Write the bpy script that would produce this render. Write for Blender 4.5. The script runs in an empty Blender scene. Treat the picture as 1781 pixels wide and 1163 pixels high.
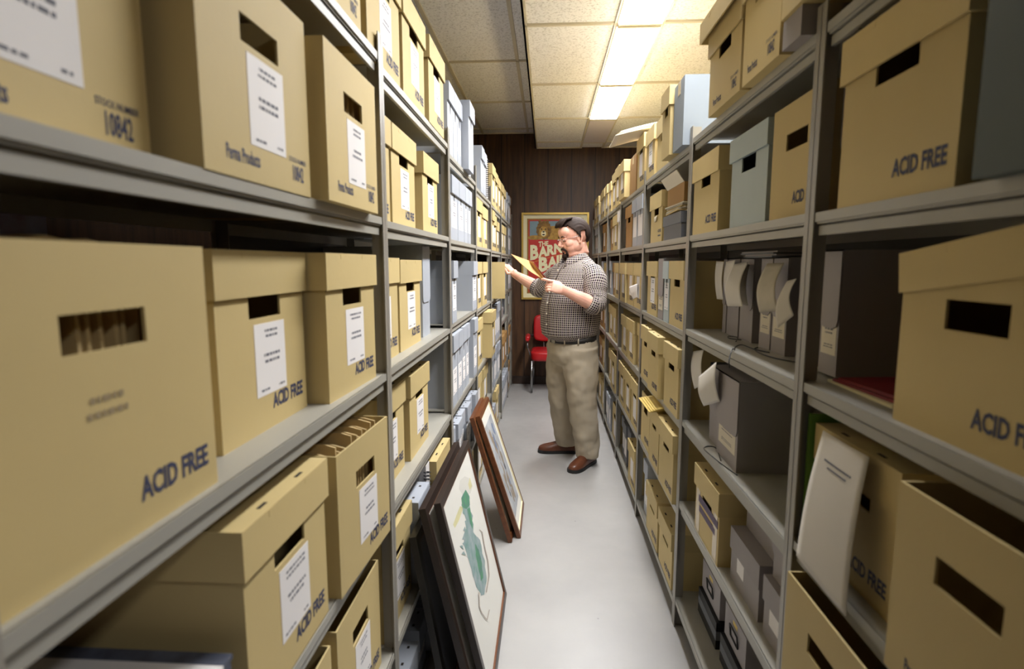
import bpy, bmesh, math, random
from mathutils import Vector, Matrix
random.seed(7)
D = bpy.data
SC = bpy.context.scene
COL = SC.collection

# ------------------------------------------------------------------ camera
W, H, F = 1781, 1163, 983.0
TH = math.atan(124.5 / F)
YAW = math.atan((952 - 890.5) / (F / math.cos(TH)))
CAM = Vector((0, 0, 1.47))
cd = D.cameras.new('camera'); co = D.objects.new('camera', cd); COL.objects.link(co)
cd.sensor_fit = 'HORIZONTAL'; cd.sensor_width = 36.0; cd.lens = 36.0 * F / W
cd.clip_start = 0.02; cd.clip_end = 60
co.location = CAM; co.rotation_euler = (math.pi / 2 - TH, 0, YAW)
cd.dof.use_dof = True; cd.dof.focus_distance = 3.6; cd.dof.aperture_fstop = 3.6
SC.camera = co
_f0 = Vector((-math.sin(YAW), math.cos(YAW), 0)); _r = Vector((math.cos(YAW), math.sin(YAW), 0)); _u = Vector((0, 0, 1))
_f = _f0 * math.cos(TH) - _u * math.sin(TH); _up = _u * math.cos(TH) + _f0 * math.sin(TH)
def ray(px, py): return _f + _r * ((px - W / 2) / F) - _up * ((py - H / 2) / F)
def at(px, py, Y):
    d = ray(px, py); return CAM + d * (Y / d.y)
def onz(px, py, Z):
    d = ray(px, py); return CAM + d * ((Z - CAM.z) / d.z)

# ------------------------------------------------------------------ world, exposure
wd = D.worlds.new('world'); SC.world = wd; wd.use_nodes = True
wd.node_tree.nodes['Background'].inputs[0].default_value = (1.0, 0.93, 0.82, 1)
wd.node_tree.nodes['Background'].inputs[1].default_value = 0.0
SC.view_settings.view_transform = 'Standard'; SC.view_settings.look = 'None'
SC.view_settings.gamma = 1.0; SC.view_settings.exposure = 0.55
SC.view_settings.use_curve_mapping = False
LAMP_W = 16.0       # power of each ceiling light fitting
LAMP_COL = (.97, .98, 1.0)
LENS_EM = 14.0

# ------------------------------------------------------------------ materials
def srgb(r, g, b):
    f = lambda c: (c / 255 / 12.92) if c / 255 <= .04045 else ((c / 255 + .055) / 1.055) ** 2.4
    return (f(r), f(g), f(b), 1)
def mat(name, col, rough=.6, metal=0, spec=.5, noise=0.0, nscale=8, col2=None, rnd=0.0, bump=0.0, bscale=200, stretch=(1, 1, 1)):
    m = D.materials.new(name); m.use_nodes = True
    nt = m.node_tree; b = nt.nodes['Principled BSDF']; L = nt.links.new
    b.inputs['Roughness'].default_value = rough; b.inputs['Metallic'].default_value = metal
    b.inputs['Specular IOR Level'].default_value = spec
    b.inputs['Base Color'].default_value = col
    if noise or rnd or bump:
        tc = nt.nodes.new('ShaderNodeTexCoord'); mp = nt.nodes.new('ShaderNodeMapping')
        mp.inputs['Scale'].default_value = stretch; L(tc.outputs['Object'], mp.inputs[0])
    out = None
    if noise:
        n = nt.nodes.new('ShaderNodeTexNoise'); n.inputs['Scale'].default_value = nscale; n.inputs['Detail'].default_value = 5
        L(mp.outputs[0], n.inputs['Vector'])
        r = nt.nodes.new('ShaderNodeMapRange'); r.inputs[1].default_value = .3; r.inputs[2].default_value = .7
        L(n.outputs['Fac'], r.inputs[0])
        mx = nt.nodes.new('ShaderNodeMix'); mx.data_type = 'RGBA'
        c2 = col2 if col2 else tuple(c * (1 - noise) for c in col[:3]) + (1,)
        mx.inputs[6].default_value = col; mx.inputs[7].default_value = c2
        L(r.outputs[0], mx.inputs[0]); out = mx.outputs[2]
    if rnd:
        oi = nt.nodes.new('ShaderNodeObjectInfo'); hs = nt.nodes.new('ShaderNodeHueSaturation')
        r = nt.nodes.new('ShaderNodeMapRange'); r.inputs[3].default_value = 1 - rnd; r.inputs[4].default_value = 1 + rnd
        L(oi.outputs['Random'], r.inputs[0]); L(r.outputs[0], hs.inputs['Value'])
        if out: L(out, hs.inputs['Color'])
        else: hs.inputs['Color'].default_value = col
        out = hs.outputs[0]
    if out: L(out, b.inputs['Base Color'])
    if bump:
        n = nt.nodes.new('ShaderNodeTexNoise'); n.inputs['Scale'].default_value = bscale; n.inputs['Detail'].default_value = 3
        L(mp.outputs[0], n.inputs['Vector'])
        bp = nt.nodes.new('ShaderNodeBump'); bp.inputs['Strength'].default_value = bump; bp.inputs['Distance'].default_value = .002
        L(n.outputs['Fac'], bp.inputs['Height']); L(bp.outputs[0], b.inputs['Normal'])
    return m
M = {}
M['card'] = mat('tan_cardboard', srgb(202, 180, 126), .65, noise=.10, nscale=3, rnd=.07, bump=.12, bscale=90, spec=.35)
M['cardside'] = mat('brown_cardboard', srgb(168, 128, 74), .7, noise=.12, nscale=4, rnd=.08)
M['ink'] = mat('navy_print', srgb(58, 62, 88), .7)
M['inkg'] = mat('grey_print', srgb(110, 110, 118), .8)
M['pencil'] = mat('faint_pencil', srgb(150, 132, 100), .8)
M['dark'] = mat('slot_shade_paint', srgb(36, 28, 18), .9)  # flat dark colour standing in for shade inside slots and notches
M['paper'] = mat('white_paper', srgb(232, 228, 226), .7)
M['paper2'] = mat('cream_paper', srgb(214, 205, 184), .7, noise=.06, nscale=5)
M['grey'] = mat('blue_grey_board', srgb(168, 173, 182), .55, noise=.05, nscale=4, rnd=.05)
M['greyd'] = mat('dark_grey_board', srgb(104, 106, 112), .6, noise=.06, rnd=.05)
M['mauve'] = mat('warm_grey_board', srgb(150, 143, 142), .6, noise=.06, rnd=.05)
M['ltblue'] = mat('pale_blue_grey_board', srgb(172, 184, 186), .6, noise=.05)
M['slate'] = mat('mid_grey_blue_board', srgb(140, 149, 158), .6, noise=.05)
M['teal'] = mat('dark_green_board', srgb(72, 82, 78), .6, noise=.08)
M['steel'] = mat('grey_enamel_steel', srgb(150, 145, 135), .38, metal=.0, spec=.6, noise=.06, nscale=3)
M['steeld'] = mat('grey_enamel_steel_shelf', srgb(160, 157, 147), .42, spec=.6, noise=.05, nscale=3)
M['gapsheet'] = mat('dark_grey_gap_sheet', srgb(84, 82, 78), .5)  # for the added sheets that keep the shelf gaps dark
M['black'] = mat('black_plastic', srgb(20, 20, 22), .45)
M['blackwood'] = mat('black_painted_wood', srgb(30, 26, 23), .35, noise=.2, nscale=20)
M['folder'] = mat('manila_folder', srgb(196, 170, 118), .75, rnd=.14)
M['brown'] = mat('red_brown_wood', srgb(112, 66, 36), .4, noise=.3, nscale=6, stretch=(1, 8, 1))
M['gold'] = mat('gold_frame', srgb(190, 160, 80), .35, metal=.5)
M['cream'] = mat('cream_mat_board', srgb(222, 214, 178), .8)
M['green'] = mat('green_folder', srgb(110, 150, 60), .6)
M['pink'] = mat('magenta_cover', srgb(170, 40, 100), .6)
M['lime'] = mat('lime_cover', srgb(170, 190, 70), .6)
M['blue'] = mat('blue_cover', srgb(30, 110, 150), .6)
M['redbook'] = mat('dark_red_cover', srgb(120, 24, 34), .5)
M['yellow'] = mat('yellow_folder', srgb(214, 186, 104), .7, noise=.1)
M['chrome'] = mat('chrome', srgb(150, 150, 150), .25, metal=.9)
M['redvinyl'] = mat('red_vinyl', srgb(178, 26, 30), .32, spec=.6, noise=.08)
M['tape'] = mat('clear_packing_tape', srgb(206, 190, 160), .25, spec=.7)
M['purple'] = mat('purple_grey_marker', srgb(96, 84, 110), .7)

def brick_tiles(m):  # acoustic ceiling board: speckled, pitted
    nt = m.node_tree; b = nt.nodes['Principled BSDF']; L = nt.links.new
    tc = nt.nodes.new('ShaderNodeTexCoord')
    v = nt.nodes.new('ShaderNodeTexNoise'); v.inputs['Scale'].default_value = 70; v.inputs['Detail'].default_value = 4; v.inputs['Roughness'].default_value = .7
    L(tc.outputs['Object'], v.inputs['Vector'])
    r = nt.nodes.new('ShaderNodeMapRange'); r.inputs[1].default_value = .36; r.inputs[2].default_value = .5
    L(v.outputs['Fac'], r.inputs[0])
    mx = nt.nodes.new('ShaderNodeMix'); mx.data_type = 'RGBA'
    mx.inputs[6].default_value = srgb(206, 204, 200); mx.inputs[7].default_value = srgb(240, 239, 236)
    L(r.outputs[0], mx.inputs[0]); L(mx.outputs[2], b.inputs['Base Color'])
    bp = nt.nodes.new('ShaderNodeBump'); bp.inputs['Strength'].default_value = .5; bp.inputs['Distance'].default_value = .003
    L(v.outputs['Fac'], bp.inputs['Height']); L(bp.outputs[0], b.inputs['Normal'])
M['tile'] = mat('acoustic_tile', srgb(222, 212, 190), .9, spec=.1); brick_tiles(M['tile'])
M['grid'] = mat('ceiling_grid_metal', srgb(205, 196, 172), .6)

def panel_mat():
    m = mat('wood_panelling', srgb(70, 46, 26), .45, spec=.4)
    nt = m.node_tree; b = nt.nodes['Principled BSDF']; L = nt.links.new
    tc = nt.nodes.new('ShaderNodeTexCoord'); mp = nt.nodes.new('ShaderNodeMapping'); mp.inputs['Scale'].default_value = (14, 14, 1.1)
    L(tc.outputs['Object'], mp.inputs[0])
    n = nt.nodes.new('ShaderNodeTexNoise'); n.inputs['Scale'].default_value = 2.2; n.inputs['Detail'].default_value = 8; n.inputs['Distortion'].default_value = .6
    L(mp.outputs[0], n.inputs['Vector'])
    cr = nt.nodes.new('ShaderNodeValToRGB'); cr.color_ramp.elements[0].position = .3; cr.color_ramp.elements[0].color = srgb(56, 36, 21)
    cr.color_ramp.elements[1].position = .7; cr.color_ramp.elements[1].color = srgb(88, 60, 36)
    L(n.outputs['Fac'], cr.inputs[0])
    # grooves between boards
    w = nt.nodes.new('ShaderNodeTexWave'); w.wave_type = 'BANDS'; w.bands_direction = 'X'; w.inputs['Scale'].default_value = 1.15
    L(tc.outputs['Object'], w.inputs['Vector'])
    r = nt.nodes.new('ShaderNodeMapRange'); r.inputs[1].default_value = 0; r.inputs[2].default_value = .012; L(w.outputs['Fac'], r.inputs[0])
    mx = nt.nodes.new('ShaderNodeMix'); mx.data_type = 'RGBA'; mx.inputs[6].default_value = srgb(28, 18, 12)
    L(r.outputs[0], mx.inputs[0]); L(cr.outputs[0], mx.inputs[7]); L(mx.outputs[2], b.inputs['Base Color'])
    return m
M['panel'] = panel_mat()
def floor_mat():
    m = mat('painted_concrete', srgb(150, 149, 149), .32, spec=.5)
    nt = m.node_tree; b = nt.nodes['Principled BSDF']; L = nt.links.new
    tc = nt.nodes.new('ShaderNodeTexCoord')
    n = nt.nodes.new('ShaderNodeTexNoise'); n.inputs['Scale'].default_value = 1.8; n.inputs['Detail'].default_value = 9; n.inputs['Roughness'].default_value = .6
    L(tc.outputs['Object'], n.inputs['Vector'])
    cr = nt.nodes.new('ShaderNodeValToRGB'); cr.color_ramp.elements[0].position = .3; cr.color_ramp.elements[0].color = srgb(158, 156, 154)
    cr.color_ramp.elements[1].position = .7; cr.color_ramp.elements[1].color = srgb(172, 170, 167)
    L(n.outputs['Fac'], cr.inputs[0])
    v = nt.nodes.new('ShaderNodeTexVoronoi'); v.inputs['Scale'].default_value = 5.0; L(tc.outputs['Object'], v.inputs['Vector'])
    r0 = nt.nodes.new('ShaderNodeMapRange'); r0.inputs[1].default_value = .012; r0.inputs[2].default_value = .03; L(v.outputs['Distance'], r0.inputs[0])
    mx = nt.nodes.new('ShaderNodeMix'); mx.data_type = 'RGBA'; mx.inputs[6].default_value = srgb(112, 110, 110)
    L(r0.outputs[0], mx.inputs[0]); L(cr.outputs[0], mx.inputs[7]); L(mx.outputs[2], b.inputs['Base Color'])
    n2 = nt.nodes.new('ShaderNodeTexNoise'); n2.inputs['Scale'].default_value = 14; n2.inputs['Detail'].default_value = 6
    L(tc.outputs['Object'], n2.inputs['Vector'])
    r = nt.nodes.new('ShaderNodeMapRange'); r.inputs[3].default_value = .24; r.inputs[4].default_value = .46; L(n2.outputs['Fac'], r.inputs[0]); L(r.outputs[0], b.inputs['Roughness'])
    bp = nt.nodes.new('ShaderNodeBump'); bp.inputs['Strength'].default_value = .25; bp.inputs['Distance'].default_value = .002
    L(n2.outputs['Fac'], bp.inputs['Height']); L(bp.outputs[0], b.inputs['Normal'])
    return m
M['floor'] = floor_mat()
def emis(name, col, s):
    m = D.materials.new(name); m.use_nodes = True; b = m.node_tree.nodes['Principled BSDF']
    b.inputs['Base Color'].default_value = (.8, .8, .8, 1); b.inputs['Emission Color'].default_value = tuple(col) + (1,)
    b.inputs['Emission Strength'].default_value = s; return m
M['lens_on'] = emis('lit_prismatic_diffuser', (.98, .98, 1.0), LENS_EM)
M['lens_dim'] = emis('added_light_diffuser', (.98, .98, 1.0), LENS_EM * .5)  # half-strength glow for the added light behind the camera
M['lens_off'] = mat('unlit_prismatic_diffuser', srgb(214, 206, 212), .35, noise=.05, nscale=6)

# ------------------------------------------------------------------ mesh builder
class MB:
    def __init__(s): s.v = []; s.f = []; s.m = []; s.sm = []
    def add(s, vs, fs, m=0, smooth=False, T=None):
        k = len(s.v)
        s.v += [tuple(T @ Vector(v)) if T else tuple(v) for v in vs]
        for f in fs: s.f.append([k + i for i in f]); s.m.append(m); s.sm.append(smooth)
    def box(s, x0, x1, y0, y1, z0, z1, m=0, T=None):
        vs = [(x, y, z) for x in (x0, x1) for y in (y0, y1) for z in (z0, z1)]
        s.add(vs, [(0, 1, 3, 2), (4, 6, 7, 5), (0, 4, 5, 1), (2, 3, 7, 6), (0, 2, 6, 4), (1, 5, 7, 3)], m, False, T)
    def quad(s, a, b, c, d, m=0): s.add([a, b, c, d], [(0, 1, 2, 3)], m)
    def prism(s, pts, z0, z1, m=0, T=None, smooth=False):   # polygon in XY extruded in Z
        n = len(pts)
        vs = [(p[0], p[1], z0) for p in pts] + [(p[0], p[1], z1) for p in pts]
        fs = [tuple(range(n))[::-1], tuple(range(n, 2 * n))] + [(i, (i + 1) % n, n + (i + 1) % n, n + i) for i in range(n)]
        s.add(vs, fs, m, smooth, T)
    def tube(s, pts, rad, m=0, n=12, cap=True, flat=None, upv=None):
        """tube through pts; rad: number or list of (rx, ry) / number"""
        pts = [Vector(p) for p in pts]; rings = []
        prev = Vector(upv) if upv else None
        for i, p in enumerate(pts):
            t = (pts[min(i + 1, len(pts) - 1)] - pts[max(i - 1, 0)]).normalized()
            ref = prev if prev else (Vector((0, 0, 1)) if abs(t.z) < .9 else Vector((0, 1, 0)))
            b = t.cross(ref).normalized(); u = b.cross(t).normalized(); prev = u
            r = rad[i] if isinstance(rad, (list, tuple)) else rad
            rx, ry = r if isinstance(r, (list, tuple)) else (r, r)
            rings.append([p + b * (rx * math.cos(a)) + u * (ry * math.sin(a)) for a in [2 * math.pi * k / n for k in range(n)]])
        s.loft(rings, m, cap)
    def loft(s, rings, m=0, cap=True, smooth=True):
        n = len(rings[0]); vs = [v for r in rings for v in r]; fs = []
        for i in range(len(rings) - 1):
            for k in range(n):
                fs.append((i * n + k, i * n + (k + 1) % n, (i + 1) * n + (k + 1) % n, (i + 1) * n + k))
        if cap: fs.append(tuple(range(n))[::-1]); fs.append(tuple((len(rings) - 1) * n + k for k in range(n)))
        s.add(vs, fs, m, smooth)
    def ell(s, c, r, m=0, T=None, nu=16, nv=12):
        vs = []; fs = []
        for j in range(nv + 1):
            ph = math.pi * j / nv
            for i in range(nu):
                a = 2 * math.pi * i / nu
                vs.append((c[0] + r[0] * math.sin(ph) * math.cos(a), c[1] + r[1] * math.sin(ph) * math.sin(a), c[2] - r[2] * math.cos(ph)))
        for j in range(nv):
            for i in range(nu):
                a, b, c_, d = j * nu + i, j * nu + (i + 1) % nu, (j + 1) * nu + (i + 1) % nu, (j + 1) * nu + i
                if j == 0: fs.append((a, c_, d))
                elif j == nv - 1: fs.append((a, b, d))
                else: fs.append((a, b, c_, d))
        s.add(vs, fs, m, True, T)
    def build(s, name, mats, parent=None, T=None):
        me = D.meshes.new(name); me.from_pydata(s.v, [], s.f)
        for m in (mats if isinstance(mats, list) else [mats]): me.materials.append(m)
        me.polygons.foreach_set('material_index', s.m); me.polygons.foreach_set('use_smooth', s.sm); me.update()
        bm = bmesh.new(); bm.from_mesh(me); bmesh.ops.remove_doubles(bm, verts=bm.verts, dist=1e-6) if any(s.sm) else None
        bmesh.ops.recalc_face_normals(bm, faces=bm.faces); bm.to_mesh(me); bm.free()
        o = D.objects.new(name, me); COL.objects.link(o)
        if parent: o.parent = parent
        if T: o.matrix_local = T
        return o
def tag(o, label=None, cat=None, group=None, kind=None):
    if label: o['label'] = label
    if cat: o['category'] = cat
    if group: o['group'] = group
    if kind: o['kind'] = kind
    return o
def empty(name, loc, rz=0):
    o = D.objects.new(name, None); COL.objects.link(o); o.location = loc; o.rotation_euler = (0, 0, rz); o.empty_display_size = .05
    return o

_tc = {}
def text_geo(txt, bold=.02):
    """flat text mesh: list of verts (x,z) in 0..1 box and faces"""
    if (txt, bold) in _tc: return _tc[(txt, bold)]
    cu = D.curves.new('t', 'FONT'); cu.body = txt; cu.offset = bold; cu.resolution_u = 2
    o = D.objects.new('t', cu); COL.objects.link(o)
    dg = bpy.context.evaluated_depsgraph_get(); dg.update()
    me = D.meshes.new_from_object(o.evaluated_get(dg))
    vs = [(v.co.x, v.co.y) for v in me.vertices]; fs = [tuple(p.vertices) for p in me.polygons]
    x0 = min(v[0] for v in vs); x1 = max(v[0] for v in vs); y0 = min(v[1] for v in vs); y1 = max(v[1] for v in vs)
    vs = [((v[0] - x0) / (x1 - x0), (v[1] - y0) / (y1 - y0)) for v in vs]
    D.objects.remove(o); D.curves.remove(cu); D.meshes.remove(me)
    _tc[(txt, bold)] = (vs, fs); return vs, fs
def put_text(mb, txt, xr, xl, z0, z1, y, m, bold=.02):
    """text on a front face (normal +y): reads from local x=xl(left, larger x) to xr(right, smaller x)"""
    vs, fs = text_geo(txt, bold)
    mb.add([(xl + (xr - xl) * a, y, z0 + (z1 - z0) * b) for a, b in vs], fs, m)

# ------------------------------------------------------------------ room
def struct(name, mb, mats): return tag(mb.build(name, mats), kind='structure')
YW = 6.795; ZC = 2.784; ZU = 2.955; XW0 = -1.75; XW1 = 1.75; YB = -1.6; XS = -0.148
mb = MB(); mb.box(XW0, XW1, YB, YW, -.1, 0); struct('floor', mb, M['floor'])
mb = MB(); mb.box(XW0, XW1, YW, YW + .1, 0, 3.1); struct('wall_back', mb, M['panel'])
mb = MB(); mb.box(XW0 - .1, XW0, YB, YW + .1, 0, 3.1); struct('wall_left', mb, M['panel'])
mb = MB(); mb.box(XW1, XW1 + .1, YB, YW + .1, 0, 3.1); struct('wall_right', mb, M['panel'])
mb = MB(); mb.box(XW0, XW1, YB - .1, YB, 0, 3.1); struct('wall_front', mb, M['panel'])
mb = MB(); mb.box(XW0, XW1, YW - .012, YW, 0, .1); struct('baseboard_back', mb, mat('dark_baseboard', srgb(52, 36, 26), .5))
# ceiling: lower boards to the right of the step, higher boards to the left; each board is a panel set in a grid
TY = [6.46, 5.437, 4.425, 3.36, 2.33, 1.30, .27, -.76, YB]
XG = [XS, .375, .625, 1.14, XW1]
mb = MB()
mb.box(XS, XW1, YB, YW, ZC + .012, ZC + .06, 0)                      # boards, low
mb.box(XW0, XS, YB, YW, ZU + .012, ZU + .06, 0)                      # boards, high
mb.box(XS, XS + .012, YB, YW, ZC, ZU + .06, 0)                       # face of the step
struct('ceiling', mb, M['tile'])
g = MB()
for x in (XS + .012, .375, .625, 1.14):
    g.box(x - .012, x + .012, YB, YW, ZC, ZC + .0118, 0)
for y in [YW - .012] + TY[:-1]:
    g.box(XS, .363, y - .010, y + .010, ZC, ZC + .0119, 0); g.box(.637, XW1, y - .010, y + .010, ZC, ZC + .0119, 0)
for x in (-.235, -.76, -1.29):
    g.box(x - .012, x + .012, YB, YW, ZU, ZU + .0118, 0)
for y in [YW - .012, 6.56, 5.50, 4.42, 3.37, 2.33, 1.3, .27, -.76]:
    g.box(XW0, XS, y - .010, y + .010, ZU, ZU + .0119, 0)
struct('trim_1', g, M['grid'])
for i, y in enumerate((5.437, 6.46)):
    pass
def fixture(y0, y1, on, label, x=.5):
    t = empty('ceiling_light', (x, (y0 + y1) / 2, ZC))
    tag(t, label, 'ceiling light', 'row of recessed ceiling lights')
    hw = .118; hl = (y1 - y0) / 2 - .006
    m = MB()
    m.box(-hw - .006, hw + .006, -hl, hl, .0125, .03); m.box(-hw - .006, -hw, -hl, hl, -.004, .0125); m.box(hw, hw + .006, -hl, hl, -.004, .0125)
    m.box(-hw, hw, -hl, -hl + .021, -.014, .0125); m.box(-hw, hw, hl - .021, hl, -.014, .0125)
    m.build('frame', M['grid'], t)
    m = MB(); m.box(-hw, hw, -hl + .022, hl - .022, -.012, .008)
    m.build('diffuser', M['lens_dim'] if y0 < 0 else M['lens_on'] if on else M['lens_off'], t)
    if on:
        ld = D.lights.new('fluorescent_lamp', 'AREA'); ld.shape = 'RECTANGLE'; ld.size = .22; ld.size_y = (y1 - y0) - .06
        ld.energy = LAMP_W * (.5 if y0 < 0 else 1); ld.spread = math.radians(150); ld.color = LAMP_COL
        lo = D.objects.new('fluorescent_lamp', ld); COL.objects.link(lo); lo.parent = t; lo.location = (0, 0, -.02)
fixture(5.437, 6.46, False, 'unlit ceiling light at the far end by the panelled wall')
fixture(4.425, 5.437, True, 'lit ceiling light next to the unlit one at the far end')
fixture(3.36, 4.425, True, 'lit ceiling light in the middle of the row, second lit one from the far end')
fixture(2.33, 3.36, True, 'lit ceiling light cut by the top edge of the photo, nearest one seen')
fixture(1.30, 2.33, True, 'lit ceiling light above the near end of the aisle, beyond the top edge')
fixture(-1.30, -.27, True, 'added ceiling light, unseen behind the camera, brightening the near left boxes', 1.32)  # unseen light added to brighten the near left boxes

# ------------------------------------------------------------------ shelving
XL, XR = .42, .525
LP = [.36, 1.466, 2.453, 3.379, 4.272, 5.22, 6.08, 6.74]
RP = [.17, 1.193, 2.19, 3.197, 4.19, 5.10, 5.98, 6.74]
ZL = [[1.985, 1.585, 1.18, .79, .38, .05], [1.965, 1.58, 1.185, .80, .38, .05], [1.935, 1.573, 1.20, .81, .42, .05],
      [1.915, 1.57, 1.187, .81, .47, .06], [1.905, 1.565, 1.19, .815, .47, .06], [1.90, 1.56, 1.19, .92, .475, .06], [1.90, 1.56, 1.19, .82, .47, .06]]
ZR = [[1.922, 1.568, 1.227, .885, .54, .12], [1.92, 1.57, 1.22, .862, .53, .12], [1.907, 1.57, 1.208, .852, .49, .10],
      [1.90, 1.57, 1.205, .85, .48, .09], [1.895, 1.57, 1.205, .85, .48, .09], [1.895, 1.57, 1.205, .85, .48, .09], [1.895, 1.57, 1.205, .85, .48, .09]]
DEP = .46
ORD = ['nearest', 'second', 'third', 'fourth', 'fifth', 'sixth', 'farthest']
def bay(side, i):
    P, Z, X = (LP, ZL, XL) if side < 0 else (RP, ZR, XR)
    y0, y1 = P[i], P[i + 1]; t = empty('shelving_unit', (side * X, (y0 + y1) / 2, 0), -math.pi / 2 if side < 0 else math.pi / 2)
    tag(t, 'grey steel shelving bay, %s from the camera along the %s of the aisle' % (ORD[i], 'left' if side < 0 else 'right'), 'shelving',
        'steel shelving bays on the %s' % ('left' if side < 0 else 'right'))
    hw = (y1 - y0) / 2; top = 2.035 if side < 0 else 1.965
    # local +y faces the aisle; local x runs along it. World near end is +x on the left side, -x on the right side
    sg = 1 if side < 0 else -1
    ends = [sg * hw] + ([-sg * hw] if i == 6 else [])
    for e in ends:
        for k, yy in enumerate((0, -DEP + .002)):
            m = MB(); f = -1 if k == 0 else 1
            m.box(e - .02, e + .02, min(yy, yy + f * .003), max(yy, yy + f * .003), 0, top)
            m.box(e - .0015, e + .0015, min(yy, yy + f * .036), max(yy, yy + f * .036), 0, top)
            if k == 0 and i < 3:      # punched slots in the post
                for q in range(0): pass
            m.build('post', M['steel'], t)
    if not (side < 0 and i == 0):  # sheet added behind the open bay to block light and darken its gaps
        m = MB(); m.box(-hw + .002, hw - .002, -DEP, -DEP + .0012, Z[i][5] - .04, Z[i][0]); m.build('added_gap_sheet', M['gapsheet'], t)
    for lv in Z[i]:
        m = MB(); a, b = -hw + .0015, hw - .0015
        m.box(a, b, -DEP + .004, -.004, lv - .004, lv)
        m.box(a + .02, b - .02, -.006, -.002, lv - .018, lv)            # front lip
        m.box(a + .02, b - .02, -.014, -.006, lv - .022, lv - .018)         # fold under the lip
        m.box(a + .022, b - .022, -.018, -.010, lv - .044, lv - .026)        # stiffening rail
        m.box(a + .02, b - .02, -DEP + .004, -DEP + .008, lv - .035, lv)
        m.build('shelf', M['steeld'], t)
for i in range(7): bay(-1, i); bay(1, i)

# ------------------------------------------------------------------ boxes
LEVN = ['top', 'second', 'third', 'fourth', 'fifth', 'bottom']
def lines(m, x0, x1, z0, z1, y, mi, n=2, seed=0):
    rr = random.Random(seed)
    for k in range(n):
        z = z1 - (z1 - z0) * (k + .5) / n; h = (z1 - z0) / n * .22
        c = (x0 + x1) / 2; hw = (x1 - x0) / 2 * rr.uniform(.6, 1)
        x = c - hw
        while x < c + hw:
            w = rr.uniform(.004, .012); m.quad((min(x + w, c + hw), y, z - h), (x, y, z - h), (x, y, z + h), (min(x + w, c + hw), y, z + h), mi); x += w + .0025
def label_part(t, cx, z0, w=.108, h=.125, y=.0006, seed=1, tiny=False):
    m = MB(); m.box(cx - w / 2, cx + w / 2, 0, y, z0, z0 + h, 0)
    if not tiny:
        lines(m, cx - w * .36, cx + w * .30, z0 + h * .78, z0 + h * .93, y + .0003, 1, 2, seed)
        lines(m, cx - w * .36, cx + w * .30, z0 + h * .42, z0 + h * .60, y + .0003, 1, 2, seed + 1)
        lines(m, cx + w * .05, cx + w * .42, z0 + h * .04, z0 + h * .11, y + .0003, 1, 1, seed + 2)
        lines(m, cx - w * .42, cx - w * .22, z0 + h * .04, z0 + h * .11, y + .0003, 1, 1, seed + 3)
    m.build('label', [M['paper'], M['inkg']], t)
def carton_body(t, w, d, h, txt='A', hole=True, mat_='card', hz=.197, hh=.041, hw=.055, slots=False):
    m = MB(); a, b = -w / 2, w / 2; k = .004
    if hole and h > hz + hh + .02:
        m.box(a, b, -k, 0, 0, hz); m.box(a, b, -k, 0, hz + hh, h); m.box(a, -hw, -k, 0, hz, hz + hh); m.box(hw, b, -k, 0, hz, hz + hh)
    elif hole == 'notch':
        m.box(a, b, -k, 0, 0, hz); m.box(a, -hw, -k, 0, hz, h); m.box(hw, b, -k, 0, hz, h)
    else: m.box(a, b, -k, 0, 0, h)
    m.box(a, a + k, -d, -k, 0, h); m.box(b - k, b, -d, -k, 0, h); m.box(a + k, b - k, -d, -d + k, 0, h); m.box(a + k, b - k, -d + k, -k, 0, k)
    y = .0005
    if txt == 'A': put_text(m, 'ACID FREE', a + .018, a + .140, .032, .060, y, 1, .035)
    elif txt == 'P':
        put_text(m, 'Perma Products', a + w * .56, a + w * .84, .022, .042, y, 1)
        put_text(m, 'STOCK NUMBER', a + .016, a + .080, .050, .058, y, 1, .01); put_text(m, '10842', a + .028, a + .068, .020, .046, y, 1)
    elif txt == 'S':
        put_text(m, 'ACID FREE', a + .018, a + .10, .045, .060, y, 1); lines(m, a + .02, a + .10, .022, .038, y, 1, 1, 5)
    return m.build('body', [M[mat_], M['ink']], t)
def lid_part(t, w, d, h, sk=.075, mat_='card', ov=.007, tilt=0, name='lid', dz=0, slots=True, shift=(0, 0), rz=0):
    m = MB(); a, b, k = -w / 2 - ov, w / 2 + ov, .004
    y0, y1 = -d - ov, ov
    z1 = h + .004
    m.box(a, b, y0, y1, z1 - k, z1); m.box(a, b, y1 - k, y1, z1 - sk, z1 - k); m.box(a, b, y0, y0 + k, z1 - sk, z1 - k)
    m.box(a, a + k, y0 + k, y1 - k, z1 - sk, z1 - k); m.box(b - k, b, y0 + k, y1 - k, z1 - sk, z1 - k)
    if slots:
        for x in (-w * .22, w * .22):
            m.box(x - .012, x + .012, y1 - .020, y1 - .014, z1, z1 + .0006, 1)  # dark patch painted for the shade in a slot, no real recess
            m.box(x - .012, x + .012, y1, y1 + .0004, z1 - .012, z1 - .002, 0)
    T = Matrix.Translation((shift[0], shift[1], dz)) @ Matrix.Rotation(rz, 4, 'Z')
    if tilt: T = T @ Matrix.Translation((w / 2, 0, h)) @ Matrix.Rotation(tilt, 4, 'Y') @ Matrix.Translation((-w / 2, 0, -h))
    return m.build(name, [M[mat_], M['dark']], t, T)

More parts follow.
